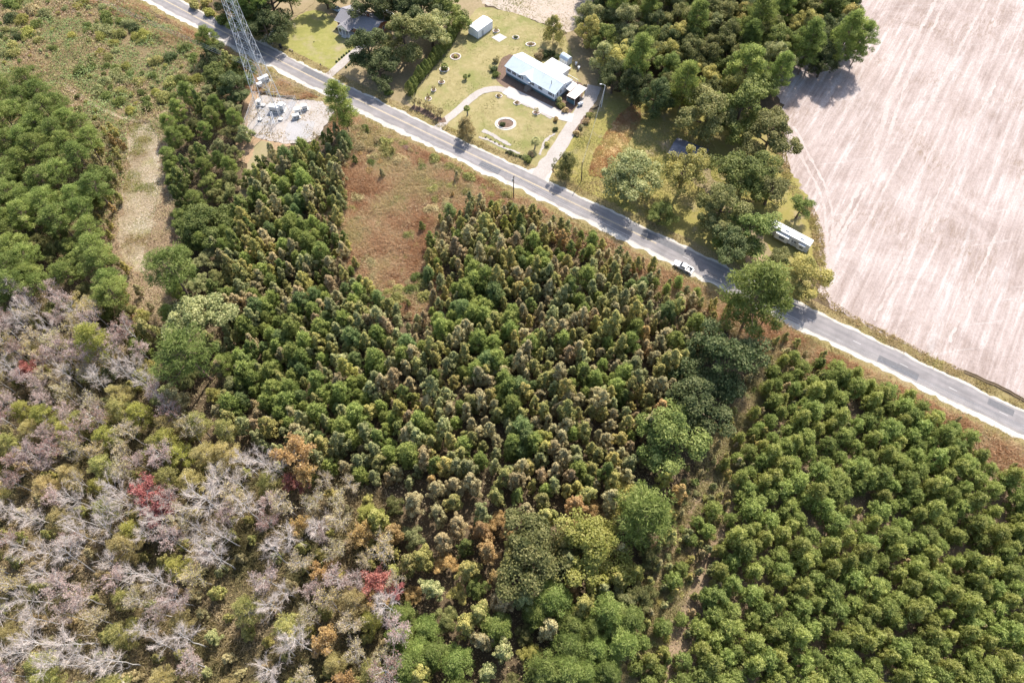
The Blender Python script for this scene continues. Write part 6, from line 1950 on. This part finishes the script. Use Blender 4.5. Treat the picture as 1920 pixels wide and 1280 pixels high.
for b, l in zip(pb[:3], labs):
    o = pole(b, PH, l, arm=1.5, arm_ang=ra + R(90))
    part('transformer', M['cabinet'], o, lambda m: m.tube([(.0, .35, PH - 2.2), (.0, .35, PH - 1.3)], .22, 10)) if l.startswith('dark utility pole on') else None
def wire(p, q, sag, label, r=.024):
    P = [np.array(p) * (1 - t) + np.array(q) * t - np.array([0, 0, sag * 4 * t * (1 - t)]) for t in np.linspace(0, 1, 22)]
    mb = MB().tube([tuple(v - np.array(p)) for v in P], r, 4)
    o = mb.build('overhead_wire', M['wire']); o.location = p
    tag(o, label, 'wire', 'power wires along the road')
_e = np.array(pb); _d0 = (np.array(pb[1]) - np.array(pb[0])); _d0 /= np.linalg.norm(_d0)
ends = [tuple(np.array(pb[0]) - _d0 * 120)] + pb
seg_names = ['beyond the lone pine', 'between the lone pine and the verge pole', 'between the verge pole and the huge round pine', 'from the huge round pine toward the lower right']
nx = np.array([math.cos(ra + R(90)), math.sin(ra + R(90))])
for i in range(4):
    for k, off in enumerate((-.65, 0.0, .65)):
        p = np.array(ends[i]) + nx * off; q = np.array(ends[i + 1]) + nx * off
        wire((p[0], p[1], PH - .5), (q[0], q[1], PH - .5), .9, ['near', 'middle', 'far'][k] + '-side power wire ' + seg_names[i])
pole(G(1090, 339), 7.4, 'leaning wooden pole at the roadside edge of the meadow', lean=(-.35, .2))
def lamp_pole():
    b = G(1127, 201)
    o = empty('lamp_pole', b[0], b[1], 0, -.1, 'pole with a white yard lamp beside the right driveway', 'lamp')
    part('shaft', M['galv'], o, lambda m: m.tube([(0, 0, 0), (.15, 0, 4.2), (.35, 0, 8.4)], [.13, .11, .09], 8))
    part('arm', M['galv'], o, lambda m: m.tube([(.35, 0, 8.3), (-.2, .1, 8.7), (-.8, .2, 8.75)], .04, 6))
    part('lamp_head', M['white_trim'], o, lambda m: loft(m, [[(-.75, .2 + .13 * math.cos(t), 8.75 + .07 * math.sin(t)) for t in np.linspace(0, 6.28, 8, endpoint=False)], [(-1.05, .2 + .2 * math.cos(t), 8.74 + .1 * math.sin(t)) for t in np.linspace(0, 6.28, 8, endpoint=False)],
         [(-1.4, .2 + .08 * math.cos(t), 8.72 + .05 * math.sin(t)) for t in np.linspace(0, 6.28, 8, endpoint=False)]]))
lamp_pole()
_l = G(1127, 201); _q = G(1090, 339)
wire((_l[0] + .3, _l[1], 8.0), (_q[0] - .3, _q[1] + .1, 7.1), .8, 'thin service wire from the yard lamp to the leaning pole')

# ---------------------------------------------------------------- the clipped hedge: a row of evergreen columns
hp = np.array([G(768, 168, 2), G(785, 140, 2), G(806, 118, 2), G(822, 98, 2), G(838, 82, 2), G(852, 56, 2), (G(866, 34, 2))])
hs = resample([tuple(p) for p in hp], 1.95)
ORD = ['first', 'second', 'third', 'fourth', 'fifth', 'sixth', 'seventh', 'eighth', 'ninth', 'tenth', 'eleventh', 'twelfth', 'thirteenth', 'fourteenth', 'fifteenth', 'sixteenth', 'seventeenth', 'eighteenth', 'nineteenth', 'twentieth', 'twenty-first', 'twenty-second', 'twenty-third', 'twenty-fourth', 'twenty-fifth', 'twenty-sixth', 'twenty-seventh']
for i, (x, y) in enumerate(hs):
    plant('hedge_evergreen', 'column', x, y, 1.0 + .4 * random.random(), f'{ORD[i] if i < len(ORD) else "last"} clipped evergreen of the hedge counted from the road', 'hedge plant', 'clipped evergreens of the hedge', 1.0 + .1 * random.random())

# ---------------------------------------------------------------- garden: ring beds, shrubs, palms
def ring_bed(u, v, rx, ry, label, nst=None):
    c = G(u, v)
    o = empty('ring_bed', c[0], c[1], 0, -.1, label, 'flower bed')
    n = nst or max(18, int((rx + ry) * 8))
    part('soil', M['mulch'], o, lambda m: m.add([(math.cos(t) * rx, math.sin(t) * ry, .03) for t in np.linspace(0, 6.2832, 28, endpoint=False)], [list(range(28))]))
    g = np.random.default_rng(int(u))
    def stones(m):
        for k in range(n):
            t = k * 6.2832 / n
            s = (rx + ry) * 3.1416 / n * .5
            x, y = math.cos(t) * rx, math.sin(t) * ry
            loft(m, [[(x + math.cos(q) * s * f * (1 + .2 * g.random()), y + math.sin(q) * s * f * (1.1 + .2 * g.random()), z) for q in np.linspace(0, 6.28, 6, endpoint=False)] for f, z in ((1, .0), (1.05, .10), (.6, .2))])
    st = part('stone_border', M['stone'], o, stones); st['kind'] = 'stuff'
    return c
c = ring_bed(948, 231.5, 2.6, 2.1, 'large round bed with white stone border in the middle of the front lawn')
# wide pale collar of the large bed
def collar(c, rx, ry, wd, name, label):
    an = np.linspace(0, 6.2832, 48, endpoint=False)
    V = [(math.cos(t) * rx, math.sin(t) * ry, .015) for t in an] + [(math.cos(t) * (rx + wd), math.sin(t) * (ry + wd), .015) for t in an]
    F = [(i, 48 + i, 48 + (i + 1) % 48, (i + 1) % 48) for i in range(48)]
    o = MB().add(V, F).build(name, M['sand']); o.location = (c[0], c[1], -.1); tag(o, label, 'flower bed')
collar(c, 2.65, 2.15, .75, 'gravel_collar', 'pale gravel collar round the large round bed')
solo('garden_shrub', 'bush_deep', 943, 231, .8, .85, 'dark shrub inside the large round bed', 'shrub')
BEDS = [(935.5, 180, 1.0, .75, 'small ring bed at the upper corner of the front lawn', 'brown'), (970, 193, 1.2, .8, 'small ring bed below the middle of the long house', 'brown'), (1006, 211, 1.2, .9, 'small ring bed near the lower end of the long house', 'tan'),
        (854, 106, 1.7, 1.6, 'large oval bed below the white garage', 'gold'), (833, 130, 1.5, 1.2, 'ring bed with a leafy palm beside the hedge', 'sage'), (828, 154, 1.0, .85, 'ring bed halfway down the side lawn', 'tan'),
        (813, 169, .75, .7, 'smallest ring bed on the side lawn', 'tan'), (803, 185, 1.0, .9, 'ring bed nearest the road on the side lawn', 'tan'), (967, 70, 1.1, .9, 'ring bed right of the concrete slab', 'deep'),
        (995, 83, 1.6, 1.0, 'oval bed behind the long house', 'brown'), (930, 58, 1.1, .9, 'ring bed beside the concrete slab and garage', 'tan')]
for (u, v, rx, ry, lab, col) in BEDS:
    ring_bed(u, v, rx, ry, lab)
    solo('garden_shrub', ('bush_' if col != 'tan' else 'myrtle') + (col if col != 'tan' else ''), u, v - 2, .6, .62 if col != 'tan' else .75, 'shrub growing in the ' + lab.replace(' with a leafy palm', ''), 'shrub')
# beds edged in pale stone along the drive and the road
for i, (px, wd, lab) in enumerate([([(951, 180), (965, 186), (990, 198), (1012, 209), (1034, 222)], .9, 'long narrow bed along the house drive'), ([(905, 244), (925, 254), (945, 265), (958, 272)], 1.3, 'pale gravel bed along the lower edge of the front lawn'),
                                   ([(898, 256), (920, 264), (948, 277), (976, 288)], .8, 'pale edging strip between the shrubs and the road'), ([(1012, 290), (1020, 270), (1028, 258), (1040, 250)], .9, 'pale edging strip beside the tall palm'),
                                   ([(772, 200), (790, 206), (806, 216), (826, 226), (836, 224)], 2.2, 'pinkish mulch bed under the bare stemmed shrubs by the road'), ([(1078, 248), (1096, 222), (1110, 206)], 1.2, 'mulch strip along the right side of the driveway')]):
    o = ribbon('garden_bed', GP(px), -wd / 2, wd / 2, -.055 + .004 * i, M['drive'] if i not in (4, 5) else M['mulch'], amp=(.3, .3), seed=80 + i, step=.4)
    del o['kind']; tag(o, lab, 'flower bed')
# bare stemmed shrubs by the road
for i, (u, v) in enumerate([(777, 196), (787, 198), (797, 203), (808, 208), (815, 212), (826, 216), (804, 201), (820, 220)]):
    x, y = G(u, v, .3)
    plant('crepe_myrtle', 'myrtle', x, y, 1.0 + .2 * random.random(), f'{ORD[i]} bare stemmed tan shrub in the mulch bed by the road', 'shrub', 'tan shrubs in the roadside mulch bed')
# clipped shrubs in the lower row
for i in range(8):
    u = 951 + i * 6.2; v = 284 + i * 2.0
    x, y = G(u, v, .3)
    plant('low_shrub', ['bush_sage', 'bush_deep', 'bush_sage'][i % 3], x, y, .52 + .2 * random.random(), f'{ORD[i]} shrub from the lone tree end of the row beside the road', 'shrub', 'row of shrubs beside the road', 1.1)
for i in range(5):
    u = 911 + i * 8.5; v = 256 + i * 4.4
    x, y = G(u, v, .2)
    plant('low_shrub', ['bush_sage', 'bush_brown'][i % 2], x, y, .34, f'{ORD[i]} tiny shrub of the upper row behind the roadside bed', 'shrub', 'tiny shrubs behind the roadside bed')
for (u, v, k, sc, lab) in [(990, 297, 'bush_green', 1.15, 'dark green bush at the driveway end of the roadside row'), (996, 288, 'bush_brown', .9, 'brown bush behind the dark green one at the drive'), (1043, 222, 'bush_rust', .9, 'red-brown shrub where the house drive meets the right driveway'),
                           (1041, 240, 'bush_deep', .8, 'round dark shrub below the red-brown one'), (1026, 268, 'bush_olive', .85, 'olive shrub between the tall palm and the driveway'), (1052, 196, 'bush_olive', 1.2, 'olive shrub at the lower corner of the long house'), (1060, 205, 'bush_brown', 1.0, 'brown shrub beside the olive one at the house corner'),
                           (1046, 192, 'bush_sage', .8, 'pale shrub against the end wall of the long house'), (925, 128, 'bush_deep', 1.2, 'dark shrub at the upper end of the long house'), (930, 110, 'bush_tan', 1.2, 'tan airy shrub above the dark one at the house end'), (930, 138, 'bush_green', 1.1, 'green shrub at the lower end of the side bed'),
                           (1010, 104, 'bush_brown', 1.8, 'big brown shrub behind the long house'), (1022, 102, 'bush_deep', 1.5, 'dark shrub below the yellow-green tree behind the house'), (1034, 98, 'bush_deep', 1.2, 'dark shrub beside the small garden shed'), (1046, 104, 'bush_deep', 1.0, 'low dark plant left of the garden shed'),
                           (1081, 248, 'bush_brown', 1.0, 'brown bush at the lower end of the driveway strip'), (1090, 236, 'bush_tan', .9, 'tan bush in the middle of the driveway strip'), (1098, 226, 'bush_brown', 1.1, 'dull bush at the upper end of the driveway strip'), (1106, 214, 'bush_olive', 1.1, 'olive bush below the yard lamp'),
                           (727, 172, 'bush_green', 1.1, 'leafy yucca like bush beside the hedge end near the road'), (733, 170, 'bush_sage', .7, 'pale bush beside the leafy one near the road'), (880, 138, 'bush_green', .5, 'small green plant alone on the side lawn')]:
    solo('garden_shrub', k, u, v, .8, sc, lab, 'shrub')
def palm(u, v, z, h_, fl, seed, label):
    x, y = G(u, v, z)
    tr, fr = gen_palm(seed, h_, fl)
    o = empty('palm_tree', x, y, 0, -.1, label, 'palm')
    tr.build('trunk', M['bark_grey'], o)
    for f in fr: f.build('frond', M['leaf_sage' if seed % 2 else 'leaf_green'], o)
palm(1003.5, 264, 2.9, 2.9, 1.6, 3, 'cabbage palm with stout trunk at the corner of the front lawn')
palm(876, 203, 2.6, 2.6, 1.1, 4, 'small green palm above the thin yellowing tree')
palm(833, 124, 1.4, 1.3, 1.3, 6, 'short leafy palm in the ring bed beside the hedge')
palm(873, 142, 1.4, 1.2, .9, 8, 'little palm standing alone on the side lawn')
palm(1049, 186, 1.5, 1.5, .9, 9, 'little palm against the end wall of the long house')

# ---------------------------------------------------------------- small things on the front lawn
def kerb_stones():
    for side, pts in (('left', [(631, 116), (636, 111.5), (641, 107.5), (645, 104), (650, 100), (655, 96.5)]), ('right', [(649, 126), (654, 121.5), (659, 117), (663, 112.5), (667, 108)])):
        for i, (u, v) in enumerate(pts):
            x, y = G(u, v)
            o = MB(); g = np.random.default_rng(i + (50 if side == 'left' else 0))
            loft(o, [[(math.cos(q) * s * (1 + .2 * g.random()), math.sin(q) * s * (1 + .2 * g.random()), z) for q in np.linspace(0, 6.28, 8, endpoint=False)] for s, z in ((.34, 0), (.38, .22), (.22, .48), (.05, .55))])
            ob = o.build('clipped_ball_shrub', M['leaf_deep']); ob.location = (x, y, -.1)
            tag(ob, f'{ORD[i]} small dark marker shrub from the road on the {"lawn" if side == "left" else "magnolia"} side of the house drive', 'shrub', 'marker shrubs lining the house drive')
kerb_stones()
def mailbox(u, v, label, ang):
    x, y = G(u, v)
    o = empty('mailbox', x, y, ang, -.1, label, 'mailbox')
    boxp('post', M['wood'], o, -.06, .06, -.06, .06, 0, 1.05)
    part('box', M['black'], o, lambda m: m.prism([(-.13, 1.06), (-.13, 1.2), (-.08, 1.28), (.08, 1.28), (.13, 1.2), (.13, 1.06)], -.3, .3, 'y'))
    boxp('flag', M['lamp_red'], o, .131, .15, -.05, .05, 1.15, 1.35)
mailbox(602, 126, 'black mailbox at the mouth of the house drive', ra)
mailbox(508, 84, 'black mailbox beside the sandy drive', ra)
def lawn_bench():
    x, y = G(546, 95)
    o = empty('lawn_bench', x, y, ra, -.1, 'dark low bench on the green lawn near the road', 'bench')
    for k in range(3): boxp('seat_slat', M['wood'], o, -.8, .8, -.2 + k * .15, -.2 + k * .15 + .12, .42, .46)
    for xx in (-.65, .6): boxp('leg', M['wood'], o, xx, xx + .08, -.2, .22, 0, .419)
lawn_bench()
def bin_(u, v, mat, label):
    x, y = G(u, v)
    o = empty('wheeled_bin', x, y, ra + .4, -.1, label, 'bin')
    part('bin', mat, o, lambda m: loft(m, [[(-.26, -.28, .08), (.26, -.28, .08), (.26, .28, .08), (-.26, .28, .08)], [(-.33, -.36, 1.0), (.33, -.36, 1.0), (.33, .36, 1.0), (-.33, .36, 1.0)]]))
    part('lid', mat, o, lambda m: m.prism([(-.38, 1.0), (.38, 1.0), (.36, 1.06), (0, 1.12), (-.36, 1.06)], -.35, .35, 'x'))
    for s in (-.3, .3): part('wheel', M['rubber'], o, lambda m: m.tube([(s - .03, .33, .11), (s + .03, .33, .11)], .11, 10))
bin_(526, 88, M['black'], 'black wheeled bin on the green lawn by the road')
bin_(527.5, 90.5, M['black'], 'second black wheeled bin touching the first')
bin_(1086, 126, M['black'], 'black bin in the clutter behind the garden shed')
bin_(1080, 122, M['white_metal'], 'white bin in the clutter behind the garden shed')
bin_(1085, 130, M['white_metal'], 'white drum like bin lowest in the clutter by the wood')
# little bare tree on the front lawn
solo('lawn_sapling', 'bare', 553, 52, 1.6, .24, 'tiny bare sapling on the green lawn', 'sapling')
solo('lawn_sapling', 'bare', 509, 74, 2.0, .28, 'thin bare sapling beside the sandy drive mouth', 'sapling')
solo('lawn_shrub', 'bush_deep', 588, 77, .3, .22, 'tiny dark plant in the middle of the green lawn', 'shrub')
solo('lawn_shrub', 'bush_wine', 631, 52, .4, .4, 'dark round shrub beside the brick house porch', 'shrub')

# ---------------------------------------------------------------- tell look-alikes of a group apart by their order across the picture
def ordinal(n):
    return f"{n}{'th' if 10 <= n % 100 <= 20 else {1: 'st', 2: 'nd', 3: 'rd'}.get(n % 10, 'th')}"
_byl = {}
for o in list(bpy.data.objects):
    if o.parent is None and 'label' in o.keys() and 'group' in o.keys():
        _byl.setdefault(o['label'], []).append(o)
for lab, obs in _byl.items():
    if len(obs) < 2: continue
    pr = [(proj(o.location.x, o.location.y, 3.0), o) for o in obs]
    for k, (p, o) in enumerate(sorted(pr, key=lambda q: q[0][0])):
        o['label'] = f'{lab}, {ordinal(k + 1)} from ' + ('the left' if len(lab.replace('-', ' ').split()) <= 11 else 'left')
